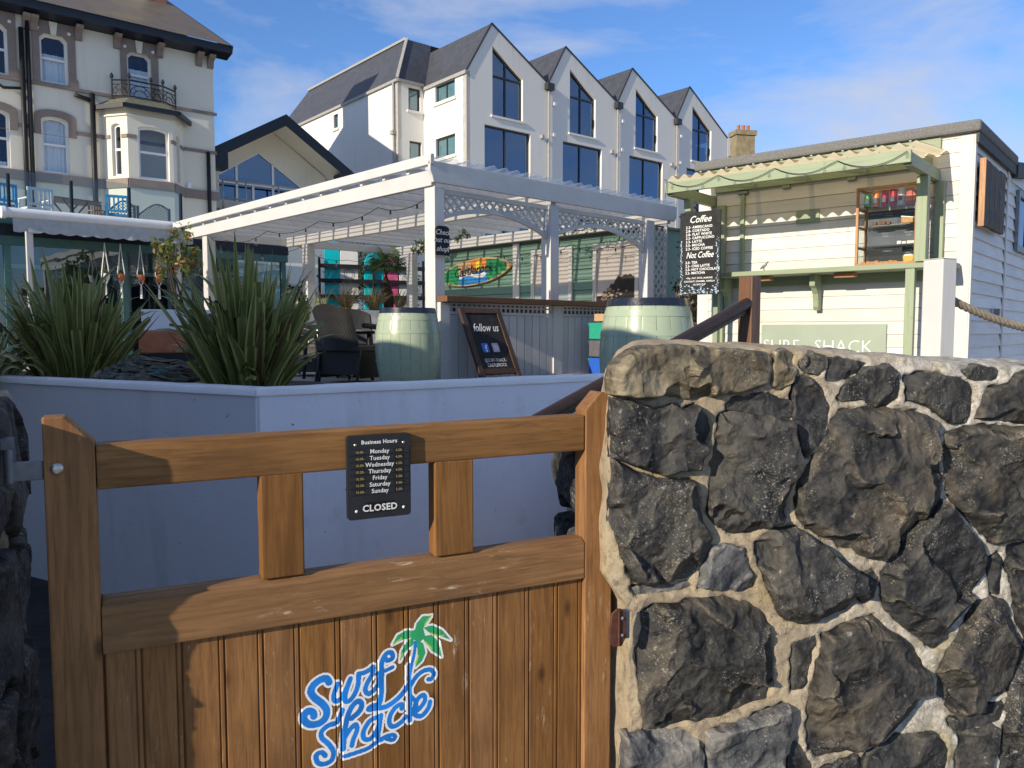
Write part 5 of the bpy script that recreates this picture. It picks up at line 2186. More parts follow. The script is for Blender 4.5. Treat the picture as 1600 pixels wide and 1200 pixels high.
def sash(parent, poly, x0, x1, z0, z1, y, fmat='white_trim', curt=0, fw=.075, mid=True, seed=0, glass='hotel_glass', rise=.0, chm=.0):
    """sliding sash: frame, meeting rail, pane, curtain"""
    q_ = B()
    inner = [(x0 + fw, z0 + fw), (x1 - fw, z0 + fw), (x1 - fw, z1 - fw - (rise or chm)), (x0 + fw, z1 - fw - (rise or chm))]
    if rise:
        inner = archtop(x0 + fw, x1 - fw, z0 + fw, z1 - fw, rise)
    if chm:
        inner = cham(x0 + fw, x1 - fw, z0 + fw, z1 - fw, chm * .8)
    q_.panel(poly, [inner], y, y + .06)
    if mid:
        zm = (z0 + z1) / 2 + .02
        q_.box(x0 + fw, x1 - fw, y - .012, y + .05, zm - .035, zm + .035)
    wdw = q_.build('window', fmat, parent)
    q_ = B()
    q_.prism(poly, y + .045, y + .05)
    q_.build('pane', glass, wdw)
    if curt:
        q_ = B()
        n_ = 26
        zt_ = z0 + (z1 - z0) * curt
        for i in range(n_ + 1):
            x = x0 + (x1 - x0) * i / n_
            yy = y + .10 + .025 * math.sin(i * 1.7 + seed) + .015 * math.sin(i * .7)
            q_.pts([(x, yy, z0), (x, yy, zt_)])
        for i in range(n_):
            q_.face((2 * i, 2 * i + 2, 2 * i + 3, 2 * i + 1))
        q_.build('curtain', 'curtain', wdw, smooth=True)
    return wdw


for i, u in enumerate(UP):
    sash(hotel, cham(*u, .14), *u, .12, curt=(.0, .62, .66, .6)[i], seed=i, chm=.14)
for i, u in enumerate(LO):
    sash(hotel, archtop(*u, rise=.13), *u, .12, curt=(.12, .97, .97)[i], seed=i + 5, rise=.13)
# surrounds
for i, (x0, x1, z0, z1) in enumerate(UP):
    o0, o1 = x0 - .20, x1 + .22
    b = B()
    b.panel([(o0, z0 - .05), (o1 + .06, z0 - .05), (o1 + .06, z0 + .18), (o1, z0 + .26), (o1, EZ - .02), (o0, EZ - .02)], [cham(x0, x1, z0, z1, .14)], -.045, .0)
    b.build('surround', 'taupe_trim', hotel)
    xm = (x0 + x1) / 2
    b = B()
    b.prism([(xm - .07, z1 - .02), (xm + .07, z1 - .02), (xm + .12, EZ - .03), (xm - .12, EZ - .03)], -.09, -.046)
    b.build('keystone', 'cream_render', hotel)
    for dx in (-.44, .44):
        b = B()
        b.lathe([(0, .05), (.04, .04), (.055, 0)], 10)
        o = b.build('boss', 'white_trim', hotel, smooth=True)
        o.location = (xm + dx, -.046, z1 + .12)
        o.rotation_euler = (R(90), 0, 0)
for i, (x0, x1, z0, z1) in enumerate(LO):
    b = B()
    b.panel(archtop(x0 - .19, x1 + .22, z1 - .58, z1 + .22, .22)[0:2] + archtop(x0 - .19, x1 + .22, z1 - .58, z1 + .22, .22)[2:], [[(x0, z1 - .575), (x1, z1 - .575)] + archtop(x0, x1, z0, z1, .13)[2:]], -.045, 0)
    b.build('surround', 'taupe_trim', hotel)
for z_, h_, d_ in ((hz(8.86), .10, .06), (hz(7.57), .11, .04), (hz(6.12), .30, .08)):
    segs = [(-14, 0.08)] if h_ != .11 else [(-14, hx(-6.68) - .2), (hx(-5.93) + .23, hx(-5.13) - .2), (hx(-4.40) + .23, 0.05)]
    for a, c in segs:
        b = B()
        b.box(a, c, -d_, -.001, z_ - h_ / 2, z_ + h_ / 2)
        b.build('string_course', 'taupe_trim', hotel)
# eaves, brackets, roof
b = B()
b.prism([(-.50, EZ + .08), (-.02, EZ - .01), (-.02, EZ + .10), (-.50, EZ + .33), (-.58, EZ + .33), (-.58, EZ + .08)], -14, .50, 'x')
b.build('eaves', 'navy_fascia', hotel)
for s_ in (-6.95, -5.42, -5.22, -4.05, -2.98, -1.72, -.48, -.10):
    x = hx(s_)
    b = B()
    b.prism([(-.001, EZ - .42), (-.10, EZ - .40), (-.14, EZ - .18), (-.36, EZ - .10), (-.40, EZ - .04), (-.40, EZ - .012), (-.001, EZ - .012)], x - .10, x + .10, 'x')
    b.build('bracket', 'taupe_trim', hotel)
b = B()
RP = 28
ry = 7.6
b.quad([(-14, -.62, EZ + .335), (.50, -.62, EZ + .335), (.50, ry, EZ + .335 + (ry + .62) * math.tan(R(RP))), (-14, ry, EZ + .335 + (ry + .62) * math.tan(R(RP)))], 0, [(0, 0), (14.5, 0), (14.5, 9.3), (0, 9.3)])
b.quad([(-14, 2 * ry + .62, EZ + .335), (.50, 2 * ry + .62, EZ + .335), (.50, ry, EZ + .335 + (ry + .62) * math.tan(R(RP))), (-14, ry, EZ + .335 + (ry + .62) * math.tan(R(RP)))], 0, [(0, 0), (14.5, 0), (14.5, 9.3), (0, 9.3)])
rf = b.build('roof', 'hotel_slate', hotel)
b = B()
zr = EZ + .335 + (ry + .62) * math.tan(R(RP))
for a, c in (((.50, -.62, EZ + .335), (.50, ry, zr)), ((.50, 2 * ry + .62, EZ + .335), (.50, ry, zr))):
    b.bar(Vector(a) + Vector((-.03, 0, -.12)), Vector(c) + Vector((-.03, 0, -.12)), .06, .22)
b.build('bargeboard', 'navy_fascia', rf)
b = B()
b.box(-.62, .10, 5.4, 8.0, zr - 1.6, zr + 2.4)
ch = b.build('chimney', 'chimney_brick', rf)
b = B()
b.box(-.65, -.622, 5.37, 8.0, zr - 1.6, zr + 2.4)
b.build('lit_face_sheet', 'cream_render', rf)  # pale sheet puts the sunlit look of the chimney's left face into colour
# downpipes
for x, z0, z1, r_ in ((hx(-5.56), 3.9, hz(10.35), .07), (hx(-5.40), 3.9, EZ, .065), (hx(-3.74), 3.9, hz(8.82), .08)):
    b = B()
    b.tube([(x, -.10, z0), (x, -.10, z1)], r_, 10)
    b.build('downpipe', 'iron', hotel, smooth=True)
b = B()
b.tube([(hx(-3.74), -.10, hz(8.60)), (hx(-4.05), -.10, hz(8.66)), (hx(-4.22), -.10, hz(8.70))], .07, 8)
b.build('waste_pipe', 'iron', hotel, smooth=True)
b = B()
b.tube([(hx(-5.56), -.10, hz(8.62)), (hx(-6.05), -.10, hz(8.55)), (hx(-6.3), -.10, hz(8.72))], .045, 8)
b.build('waste_pipe', 'iron', hotel, smooth=True)
b = B()
b.tube([(hx(-.26), -.10, hz(7.55)), (hx(-.26), -.10, 3.9)], .07, 8)
b.build('downpipe', 'iron', hotel, smooth=True)
b = B()
b.box(hx(-.95), hx(-.83), -.07, -.001, hz(6.28), hz(6.48))
b.build('vent', 'white_trim', hotel)

# bay window
bay = thing('bay_window', 'cream two sided bay window with black iron balcony on the hotel', 'bay window', (*H0, 0), HA)
A_, B_, C_, D_ = (hx(-3.47), 0), (hx(-2.94), -.82), (hx(-1.60), -.82), (hx(-1.03), 0)
BZ0, BZ1 = 3.9, hz(8.45)


def facet(p, q_, win, curt):
    """wall facet between plan points with one window"""
    L_ = math.hypot(q_[0] - p[0], q_[1] - p[1])
    a = math.atan2(q_[1] - p[1], q_[0] - p[0])
    x0, x1, z0, z1 = win
    b_ = B()
    b_.panel([(0, BZ0), (L_, BZ0), (L_, BZ1), (0, BZ1)], [archtop(x0, x1, z0, z1, .09)], 0, .2)
    o_ = b_.build('facet', 'cream_render', bay)
    o_.location = (p[0], p[1], 0)
    o_.rotation_euler = (0, 0, a)
    w_ = sash(o_, archtop(x0, x1, z0, z1, .09), x0, x1, z0, z1, .10, rise=.09, curt=0)
    b_ = B()
    for zz, h_ in ((hz(7.55), .12), (hz(6.12), .30)):
        if zz > hz(7):
            b_.box(0, x0 - .05, -.03, -.001, zz - h_ / 2, zz + h_ / 2)
            b_.box(x1 + .05, L_, -.03, -.001, zz - h_ / 2, zz + h_ / 2)
        else:
            b_.box(0, L_, -.05, -.001, zz - h_ / 2, zz + h_ / 2)
    b_.build('string_course', 'taupe_trim', o_)
    b_ = B()
    b_.box(-.02, L_ + .02, -.06, -.001, hz(8.17), hz(8.21))
    b_.build('moulding', 'cream_render', o_)


LF = math.hypot(B_[0] - A_[0], B_[1] - A_[1])
facet(A_, B_, (LF * .36, LF * .72, hz(6.35), hz(7.95)), 0)
facet(B_, C_, (.32, 1.28, hz(6.30), hz(7.92)), 0)
facet(C_, D_, (LF * .30, LF * .62, hz(6.35), hz(7.85)), 0)
b = B()
ring0 = [(A_[0] - .25, -.001), (B_[0] - .14, B_[1] - .25), (C_[0] + .14, C_[1] - .25), (D_[0] + .25, -.001)]
ring1 = [(A_[0] + .30, -.001), (B_[0] + .16, B_[1] + .28), (C_[0] - .16, C_[1] + .28), (D_[0] - .30, -.001)]
z0_, z1_ = hz(8.47), hz(8.78)
for k in range(3):
    b.quad([(*ring0[k], z0_), (*ring0[k + 1], z0_), (*ring1[k + 1], z1_), (*ring1[k], z1_)])
b.quad([(*p, z1_) for p in ring1])
b.build('roof', 'lead_roof', bay)
b = B()
for k in range(3):
    p, q_ = ring0[k], ring0[k + 1]
    b.bar((*p, z0_ - .06), (*q_, z0_ - .06), .10, .14)
b.build('gutter', 'navy_fascia', bay)
# cast iron balustrade
b = B()
RZ = z1_ + .02
P = [(A_[0] + .30, -.15), (B_[0] + .18, B_[1] + .32), (-2.72 * HS + .62, B_[1] + .32), (C_[0] - .18, C_[1] + .32), (D_[0] - .28, -.15)]
for p, q_ in zip(P[:-1], P[1:]):
    for zz, r_ in ((RZ + .05, .02), (RZ + .56, .026), (RZ + .42, .014)):
        b.tube([(*p, RZ + (zz - RZ)), (*q_, zz)], r_, 6)
    L_ = math.hypot(q_[0] - p[0], q_[1] - p[1])
    n_ = max(1, int(L_ / .42))
    for j in range(n_):
        for s0, c0 in ((j / n_, (j + 1) / n_),):
            mid = (s0 + c0) / 2
            for sg_, ra in ((1, .5), (1, .3)):
                arc = []
                for i in range(9):
                    t_ = math.pi * i / 8
                    s_ = mid + (c0 - s0) * ra * math.cos(t_)
                    arc.append((p[0] + (q_[0] - p[0]) * s_, p[1] + (q_[1] - p[1]) * s_, RZ + .06 + .72 * ra * math.sin(t_)))
                b.tube(arc, .014, 5)
            for i in range(5):
                t_ = math.pi * (i + .5) / 5
                s_ = mid + (c0 - s0) * .3 * math.cos(t_)
                s2 = mid + (c0 - s0) * .5 * math.cos(t_)
                b.tube([(p[0] + (q_[0] - p[0]) * s_, p[1] + (q_[1] - p[1]) * s_, RZ + .06 + .216 * math.sin(t_)), (p[0] + (q_[0] - p[0]) * s2, p[1] + (q_[1] - p[1]) * s2, RZ + .06 + .36 * math.sin(t_))], .012, 4)
for p in P:
    b.tube([(*p, RZ - .05), (*p, RZ + .62), (*p, RZ + .66), (*p, RZ + .72), (*p, RZ + .80)], [.028, .028, .06, .055, .004], 6)
b.build('balustrade', 'iron', bay)

# ------------------------------------------------------------------ link building with the dark gable
L0 = (-10.194 * HS, 27.5 * HS)
lk = thing('link_building', 'low cream building with a dark overhanging gable and glazed gable wall', 'building', (*L0, 0), HA)
xl, xp, xr = hx(-.05), hx(2.50), hx(5.05)
zl, zp, zr_ = hz(7.78), hz(9.27), hz(7.55)
gy = 1.5
g_ = [(hx(.50), hz(6.30)), (hx(4.05), hz(6.30)), (hx(4.05), hz(6.95)), (hx(2.05), hz(8.25)), (hx(.50), hz(7.25))]
b = B()
b.panel([(xl, 3.9), (xr - .3, 3.9), (xr - .3, zr_ + .1), (xp, zp - .12), (xl, zl - .1)], [g_], gy, gy + .25)
b.build('wall', 'cream_render', lk)
b = B()
b.box(xl + .2, xr - .4, gy + .3, 8, 3.9, hz(7.3))
b.build('interior', 'room_dark', lk)
b = B()
ym = gy + .06
for (xa, za), (xb, zb) in list(zip(g_, g_[1:] + g_[:1])) + [((hx(1.20), hz(6.30)), (hx(1.20), hz(7.68))), ((hx(2.60), hz(6.30)), (hx(2.60), hz(7.88))), ((hx(.50), hz(7.02)), (hx(3.95), hz(7.02))), ((hx(1.82), hz(6.30)), (hx(1.82), hz(7.02)))]:
    b.bar((xa, ym, za), (xb, ym, zb), .09, .10, up=(0, 1, 0))
w_ = b.build('window', 'white_trim', lk)
b = B()
b.prism(g_, gy + .06, gy + .07)
b.build('pane', 'window_glass', w_)
# roof slabs with deep overhang
for s_, (xa, za), (xb, zb) in ((0, (xl - .35, zl - .22), (xp, zp)), (1, (xr + .35, zr_ - .15), (xp, zp))):
    b = B()
    uv = [(0, 0), (0, 9.5), (4, 9.5), (4, 0)]
    b.quad([(xa, -.05, za + .14), (xa, 9.5, za + .14), (xb, 9.5, zb + .14), (xb, -.05, zb + .14)], 0, uv)
    b.build('roof', 'link_slate', lk)
    b = B()
    b.quad([(xa, -.05, za - .10), (xa, 9.5, za - .10), (xb, 9.5, zb - .10), (xb, -.05, zb - .10)])
    b.build('soffit', 'cream_render', lk)
    b = B()
    b.prism([(xa, za + .16), (xb, zb + .16), (xb, zb - .28), (xa, za - .28)], -.10, -.051)
    b.build('bargeboard', 'navy_fascia', lk)
    b = B()
    x2 = xa + (.75 if s_ == 0 else -.75)
    z2 = za + (zb - za) * .75 / abs(xb - xa)
    b.prism([(xa, za + .12), (x2, z2 - .30), (x2, za - .42), (xa, za - .42)], -.12, .55)
    b.build('eaves_end', 'navy_fascia', lk)
b = B()
for zz in (hz(6.98), hz(6.35)):
    b.tube([(hx(.50), gy - .5, zz), (hx(4.1), gy - .5, zz), (hx(4.55), gy - .05, zz)], .035, 8)
for x in (.5, 1.35, 2.6, 4.1):
    b.tube([(hx(x), gy - .5, hz(5.95)), (hx(x), gy - .5, hz(6.98))], .035, 8)
b.build('balcony_rail', 'gutter_grey', lk, smooth=True)
b = B()
b.box(hx(.3), hx(4.7), gy - .6, gy - .001, hz(5.75), hz(5.95))
b.build('balcony_slab', 'taupe_trim', lk)
b = B()
b.box(hx(4.35), hx(4.60), gy - .12, gy - .002, hz(7.18), hz(7.26))
b.build('wall_lamp', 'gutter_grey', lk)

# ------------------------------------------------------------------ white terrace of gabled houses
A0 = (-2.054, 36.0)
AA = 40.0
for n_ in range(4):
    ox = 4.98 * n_
    nm = ('nearest, with a slate side roof and plain left wall', 'second from the left', 'third from the left', 'farthest right')[n_]
    t = thing('gabled_house', 'white gabled house, ' + nm + ' of the row', 'house', (*fr(A0, AA, ox, 0)[:2], 0), AA, 'row of white gabled houses')
    vl = (0.0, 13.25) if n_ == 0 else (.02, 13.66)
    vr = (4.98, 13.62) if n_ < 3 else (4.98, 13.3)
    pk = (1.45, 15.62) if n_ == 0 else (1.17, 15.64)
    if n_ == 3:
        pk = (1.17, 15.64)
    up = [(1.50, 11.53), (3.36, 11.53), (3.36, 13.50), (1.50, 14.66)]
    lo = [(1.03, 8.0), (3.84, 8.0), (3.84, 11.04), (1.03, 11.04)]
    lo2 = [(1.03, 4.6), (3.84, 4.6), (3.84, 7.3), (1.03, 7.3)]
    b = B()
    b.panel([(vl[0], 0), (vr[0], 0), vr, pk, vl], [up, lo, lo2], 0, .28)
    b.build('front_wall', 'white_render', t)
    b = B()
    b.box(.6 if n_ == 0 else .05, 4.93, 1.6, 6, 0, 13)
    b.build('interior', 'room_dark', t)
    for poly, mull in ((up, 2.36), (lo, 2.34), (lo2, 2.34)):
        f_ = .075
        q = B()
        if poly is up:
            holes = [[(1.50 + f_, 11.53 + f_), (mull - f_ / 2, 11.53 + f_), (mull - f_ / 2, 13.32), (1.50 + f_, 13.32)], [(mull + f_ / 2, 11.53 + f_), (3.36 - f_, 11.53 + f_), (3.36 - f_, 13.32), (mull + f_ / 2, 13.32)], [(1.50 + f_, 13.40), (mull - f_ / 2, 13.40), (mull - f_ / 2, 14.02), (1.50 + f_, 14.53)], [(mull + f_ / 2, 13.40), (3.28, 13.40), (3.28, 13.45), (mull + f_ / 2, 13.97)]]
        else:
            z0, z1 = poly[0][1], poly[2][1]
            holes = [[(1.03 + f_, z0 + f_), (mull - f_ / 2, z0 + f_), (mull - f_ / 2, z1 - f_), (1.03 + f_, z1 - f_)], [(mull + f_ / 2, z0 + f_), (3.84 - f_, z0 + f_), (3.84 - f_, z1 - f_), (mull + f_ / 2, z1 - f_)]]
        q.panel(poly, holes, .12, .20)
        w_ = q.build('window', 'window_frame_dark', t)
        q = B()
        q.prism(poly, .17, .176)
        q.build('pane', 'window_glass', w_)
        q = B()
        zs = poly[0][1]
        q.box(poly[0][0] - .10, poly[1][0] + .12, -.07, -.001, zs - .10, zs - .002)
        q.build('sill', 'white_render', w_)
        if poly is lo and n_ != 1:
            q = B()
            for xa, xb in ((1.08, 1.08 + .35 + .15 * n_), (3.78 - .3, 3.78)):
                st_ = len(q.v)
                for i in range(13):
                    x = xa + (xb - xa) * i / 12
                    q.pts([(x, .40 + .04 * math.sin(i * 2.1), 8.05), (x, .40 + .04 * math.sin(i * 2.1), 10.98)])
                for i in range(12):
                    q.face((st_ + 2 * i, st_ + 2 * i + 2, st_ + 2 * i + 3, st_ + 2 * i + 1))
            q.build('curtain', 'curtain', w_, smooth=True)
        if poly is up and n_ in (0, 1):
            q = B()
            for i in range(31):
                x = 1.6 + 1.7 * i / 30
                q.pts([(x, .45 + .05 * math.sin(i * 1.9), 11.6), (x, .45 + .05 * math.sin(i * 1.9), 13.3)])
            for i in range(30):
                q.face((2 * i, 2 * i + 2, 2 * i + 3, 2 * i + 1))
            q.build('curtain', 'curtain', w_, smooth=True)
    # roof
    D_ = 8.5
    for (xa, za), (xb, zb) in ((vl, pk), (vr, pk)):
        b = B()
        L_ = math.hypot(xb - xa, zb - za)
        b.quad([(xa, .02, za + .03), (xa, D_, za + .03), (xb, D_, zb + .03), (xb, .02, zb + .03)], 0, [(0, 0), (D_, 0), (D_, L_), (0, L_)])
        r_ = b.build('roof', 'house_slate', t)
        b = B()
        b.bar((xa, -.02, za + .03), (xb, -.02, zb + .03), .06, .07)
        b.build('verge', 'window_frame_dark', r_)
    if n_ < 3:
        b = B()
        b.box(4.98 - .22, 4.98 + .22, -.26, -.002, 13.30, 13.62)
        b.build('rain_hopper', 'window_frame_dark', t)
    b = B()
    b.tube([(4.96, -.09, 13.3), (4.96, -.09, 0)], .055, 8)
    b.build('downpipe', 'gutter_grey', t, smooth=True)
    for x, z_ in ((4.55, 11.0), (.35, 12.7), (.30, 11.2))[: 3 if n_ else 1]:
        b = B()
        b.box(x - .07, x + .07, -.16, -.002, z_ - .08, z_ + .08)
        b.build('outdoor_lamp', 'white_trim' if x < 1 else 'gutter_grey', t)
    if n_ == 0:
        side_holes = [[(-2.47, 12.30), (-.88, 12.30), (-.88, 13.10), (-2.47, 13.10)], [(-2.47, 9.70), (-.88, 9.70), (-.88, 10.64), (-2.47, 10.64)]]
        b = B()
        b.panel([(-3.45, 0), (0, 0), (0, 13.25), (-3.45, 13.25)], side_holes, 0, .2)
        sw = b.build('side_wall', 'white_render', t)
        sw.rotation_euler = (0, 0, R(-90))
        for hlp in side_holes:
            (x0, z0), (x1, _), (_, z1) = hlp[0], hlp[1], hlp[2]
            f_, xm = .08, (hlp[0][0] + hlp[1][0]) / 2
            b = B()
            b.panel(hlp, [[(x0 + f_, z0 + f_), (xm - .04, z0 + f_), (xm - .04, z1 - f_), (x0 + f_, z1 - f_)], [(xm + .04, z0 + f_), (x1 - f_, z0 + f_), (x1 - f_, z1 - f_), (xm + .04, z1 - f_)]], .10, .16)
            w_ = b.build('window', 'window_frame_dark', t)
            w_.rotation_euler = (0, 0, R(-90))
            b = B()
            b.prism(hlp, .14, .145)
            b.build('blind', 'curtain', w_)
            b = B()
            b.prism(hlp, .12, .124)
            b.build('pane', 'shop_glass', w_)
            b = B()
            b.box(x0 - .12, x1 + .12, -.08, -.001, z0 - .14, z0 - .002)
            b.build('sill', 'white_render', w_)
        b = B()
        b.box(-.10, .02, -.05, 3.45, 13.10, 13.25)
        b.build('gutter', 'gutter_grey', t)
# side wing of the row
t = thing('house_wing', 'white side wing with a steep slate roof left of the gabled houses', 'house', (*fr(A0, AA, -1.47, 3.45)[:2], 0), AA)
fh = [[(.60, 12.08), (1.27, 12.08), (1.27, 13.15), (.60, 13.15)], [(.64, 9.60), (1.32, 9.60), (1.32, 10.65), (.64, 10.65)]]
b = B()
b.panel([(0, 0), (1.47, 0), (1.47, 13.3), (0, 13.3)], fh, 0, .2)
b.build('front_wall', 'white_render', t)
sh_ = [[(-6.45, 12.60), (-5.95, 12.60), (-5.95, 13.05), (-6.45, 13.05)]]
b = B()
b.panel([(-14, 0), (0, 0), (0, 13.3), (-14, 13.3)], [[(-6.46, 12.30), (-5.95, 12.30), (-5.95, 13.05), (-6.46, 13.05)]], 0, .2)
sw = b.build('side_wall', 'white_render', t)
sw.rotation_euler = (0, 0, R(-90))
for j, hlp in enumerate(fh + [[(-6.46, 12.30), (-5.95, 12.30), (-5.95, 13.05), (-6.46, 13.05)]]):
    (x0, z0), (x1, _), (_, z1) = hlp[0], hlp[1], hlp[2]
    f_ = .08
    b = B()
    b.panel(hlp, [[(x0 + f_, z0 + f_), (x1 - f_, z0 + f_), (x1 - f_, z1 - f_), (x0 + f_, z1 - f_)]], .10, .16)
    w_ = b.build('window', 'window_frame_dark', t)
    b = B()
    b.prism(hlp, .14, .145)
    b.build('blind', 'curtain', w_)
    b = B()
    b.prism(hlp, .12, .124)
    b.build('pane', 'shop_glass', w_)
    b = B()
    b.box(x0 - .1, x1 + .1, -.08, -.001, z0 - .12, z0 - .002)
    b.build('sill', 'white_render', w_)
    if j == 2:
        w_.rotation_euler = (0, 0, R(-90))
RZ_ = 16.15
b = B()
b.quad([(-.06, -.06, 13.38), (-.06, 14, 13.38), (1.75, 14 - 1, RZ_), (1.75, 1.9, RZ_)], 0, [(0, 0), (14, 0), (13, 3.3), (1.9, 3.3)])
b.quad([(-.06, -.06, 13.38), (1.60, -.06, 13.38), (3.2, 1.9, RZ_), (1.75, 1.9, RZ_)], 0, [(0, 0), (1.6, 0), (3.2, 3.3), (1.75, 3.3)])
b.quad([(1.75, 1.9, RZ_), (6, 1.9, RZ_), (6, 13, RZ_), (1.75, 13, RZ_)])
r_ = b.build('roof', 'house_slate', t)
b = B()
b.bar((-.06, -.06, 13.42), (1.75, 1.9, RZ_ + .04), .14, .10)
b.bar((1.75, 1.9, RZ_ + .04), (1.75, 13, RZ_ + .04), .16, .12)
b.build('ridge_capping', 'gutter_grey', r_)
b = B()
b.bar((-.06, -.10, 13.33), (-.06, 14, 13.33), .12, .12)
b.bar((-.06, -.10, 13.33), (1.40, -.10, 13.33), .12, .12)
b.build('gutter', 'gutter_grey', t)
b = B()
b.tube([(-.09, .25, 13.3), (-.09, .25, 0)], .06, 8)
b.build('downpipe', 'gutter_grey', t, smooth=True)
b = B()
b.box(-.2, -.02, .15, .42, 10.85, 11.05)
b.build('rain_hopper', 'gutter_grey', t)

# ------------------------------------------------------------------ farther house, only its chimney and a corner of roof show
k_ = 56 / 48
fh0 = (17.25, 56.0)
t = thing('far_house', 'distant slate roofed house with a broad ochre chimney', 'house', (*fh0, 0), 12)
b = B()
b.box(-6, 4.2, 0, 7, 0, 11.8)
b.build('wall', 'chimney_stone', t)
b = B()
for y0, y1 in ((-.3, 3.5), (7.3, 3.5)):
    b.quad([(-6.2, y0, 11.8), (4.4, y0, 11.8), (2.6, y1, 14.6), (-6.2, y1, 14.6)], 0, [(0, 0), (10, 0), (9, 4.7), (0, 4.7)])
b.build('roof', 'hotel_slate', t)
b = B()
b.box(-.20, 1.28, 2.6, 3.6, 12.5, 15.95)
ch = b.build('chimney', 'chimney_stone', t)
b = B()
b.box(-.30, 1.38, 2.5, 3.7, 15.952, 16.30)
b.build('chimney_cap', 'chimney_stone', ch)
for x in (.2, .58, .96):
    b = B()
    b.lathe([(.13, 16.30), (.11, 16.65), (.14, 16.70), (.12, 16.76), (.08, 16.70)], 12, (x, 3.1))
    b.build('chimney_pot', 'terracotta', ch, smooth=True)

# ------------------------------------------------------------------ hotel terrace with glass balustrade
G0_ = (-7.79, 18.5)
UA = 43.5
HTZ = 3.78
b = B()
b.prism([fr(G0_, UA, -10, .0)[:2], fr(G0_, UA, .35, .0)[:2], fr(G0_, UA, .35, 5)[:2], fr(G0_, UA, 16, 5)[:2], fr(G0_, UA, 16, 26)[:2], fr(G0_, UA, -10, 26)[:2]], 3.615, HTZ, 'z')
struct(b.build('hotel_terrace', 'cream_render'))
b = B()
b.prism([fr(G0_, UA, -10, 3)[:2], fr(G0_, UA, 16, 5.2)[:2], fr(G0_, UA, 16, 25)[:2], fr(G0_, UA, -10, 25)[:2]], .9, 3.618, 'z')
struct(b.build('retaining_wall', 'cream_render'))
t = thing('glass_balustrade', 'glass balustrade with black posts along the hotel terrace', 'balustrade', (*G0_, 0), UA)
PX_ = [-5.75, -4.58, -3.40, -2.24, -1.07, .07]
for x in PX_:
    b = B()
    b.box(x - .03, x + .03, .05, .11, HTZ, 4.76)
    b.build('post', 'iron', t)
for a, c in zip(PX_[:-1], PX_[1:]):
    b = B()
    b.box(a + .015, c - .015, .02, .035, HTZ + .04, 4.835)
    b.build('pane', 'balustrade_glass', t)


def slatchair(x, y, rz, mat, lab, s_=1.0, gr='chairs on the hotel terrace'):
    t_ = thing('terrace_chair', lab, 'chair', fr(G0_, UA, x, y, HTZ), UA + rz, gr)
    w = .24 * s_
    for sx in (-1, 1):
        B().box(sx * w - .02, sx * w + .02, .20, .24, 0, .86).build('rear_leg', mat, t_)
        B().box(sx * w - .02, sx * w + .02, -.24, -.20, 0, .62).build('front_leg', mat, t_)
        B().box(sx * w - .03, sx * w + .03, -.25, .199, .621, .65).build('armrest', mat, t_)
    B().box(-w - .02, w + .02, -.24, .20, .40, .44).build('seat', mat, t_)
    B().box(-w + .021, w - .021, .205, .235, .80, .86).build('top_rail', mat, t_)
    B().box(-w + .021, w - .021, .205, .235, .48, .53).build('lower_rail', mat, t_)
    for k in range(5):
        xx = -w + .06 + (2 * w - .12) * k / 4
        B().box(xx - .018, xx + .018, .21, .23, .531, .799).build('slat', mat, t_)


slatchair(-2.72, .95, 190, 'white_trim', 'white slatted chair on the hotel terrace')
slatchair(-1.10, .75, 165, 'blue_paint', 'bright blue slatted chair on the hotel terrace')
slatchair(-3.45, .8, 200, 'blue_paint', 'blue slatted chair at the far left of the hotel terrace')
slatchair(-1.10, 1.9, 40, 'teak', 'brown wooden chair before the lattice fence panels')
t = thing('terrace_table', 'folding brown wooden table on the hotel terrace', 'table', fr(G0_, UA, -1.95, 1.3, HTZ), UA + 10)
B().box(-.52, .52, -.38, .38, .71, .74).build('top', 'teak', t)
for sy in (-.25, .25):
    for k in (-1, 1):
        q = B()
        q.bar((-.30 * k, sy + .02 * k, .0), (.28 * k, sy + .02 * k, .708), .04, .03)
        q.build('leg', 'teak', t)
for i, (x0, x1, lab) in enumerate(((-.95, -.25, 'grey woven fence panel with arched lattice top, left one'), (-.22, .60, 'grey woven fence panel with arched lattice top, right one'))):
    t = thing('fence_panel', lab, 'fence panel', fr(G0_, UA, 0, 2.2), UA, 'woven fence panels on the hotel terrace')
    for x in (x0, x1 - .05):
        B().box(x, x + .05, -.03, .03, HTZ, HTZ + .92).build('post', 'wicker_grey', t)
    for k in range(6):
        B().box(x0 + .052, x1 - .052, -.012 + .006 * (k % 2), .012 + .006 * (k % 2), HTZ + .05 + .085 * k, HTZ + .125 + .085 * k).build('slat', 'wicker_grey', t)

    def tp(u, x0=x0, x1=x1):
        s_ = (u - x0) / (x1 - x0)
        return HTZ + .62 + .38 * math.sin(math.pi * (.12 + .60 * s_)) ** 2
    q = B()
    for sg in (1, -1):
        u = x0 - .5
        while u < x1 + .5:
            run = []
            for k in range(60):
                z_ = HTZ + .57 + .5 * k / 59
                x = u + sg * (z_ - HTZ - .57)
                if x0 + .05 < x < x1 - .05 and z_ < tp(x):
                    run.append((x, z_))
            if len(run) > 3:
                q.bar((run[0][0], .006 * sg, run[0][1]), (run[-1][0], .006 * sg, run[-1][1]), .010, .018, up=(0, 1, 0))
            u += .075
    q.build('lattice', 'wicker_grey', t)
    q = B()
    P = [(x0 + .05 + (x1 - x0 - .1) * k / 14, 0, tp(x0 + .05 + (x1 - x0 - .1) * k / 14)) for k in range(15)]
    q.tube(P, .02, 6)
    q.build('top_rail', 'wicker_grey', t)
rng = random.Random(7)


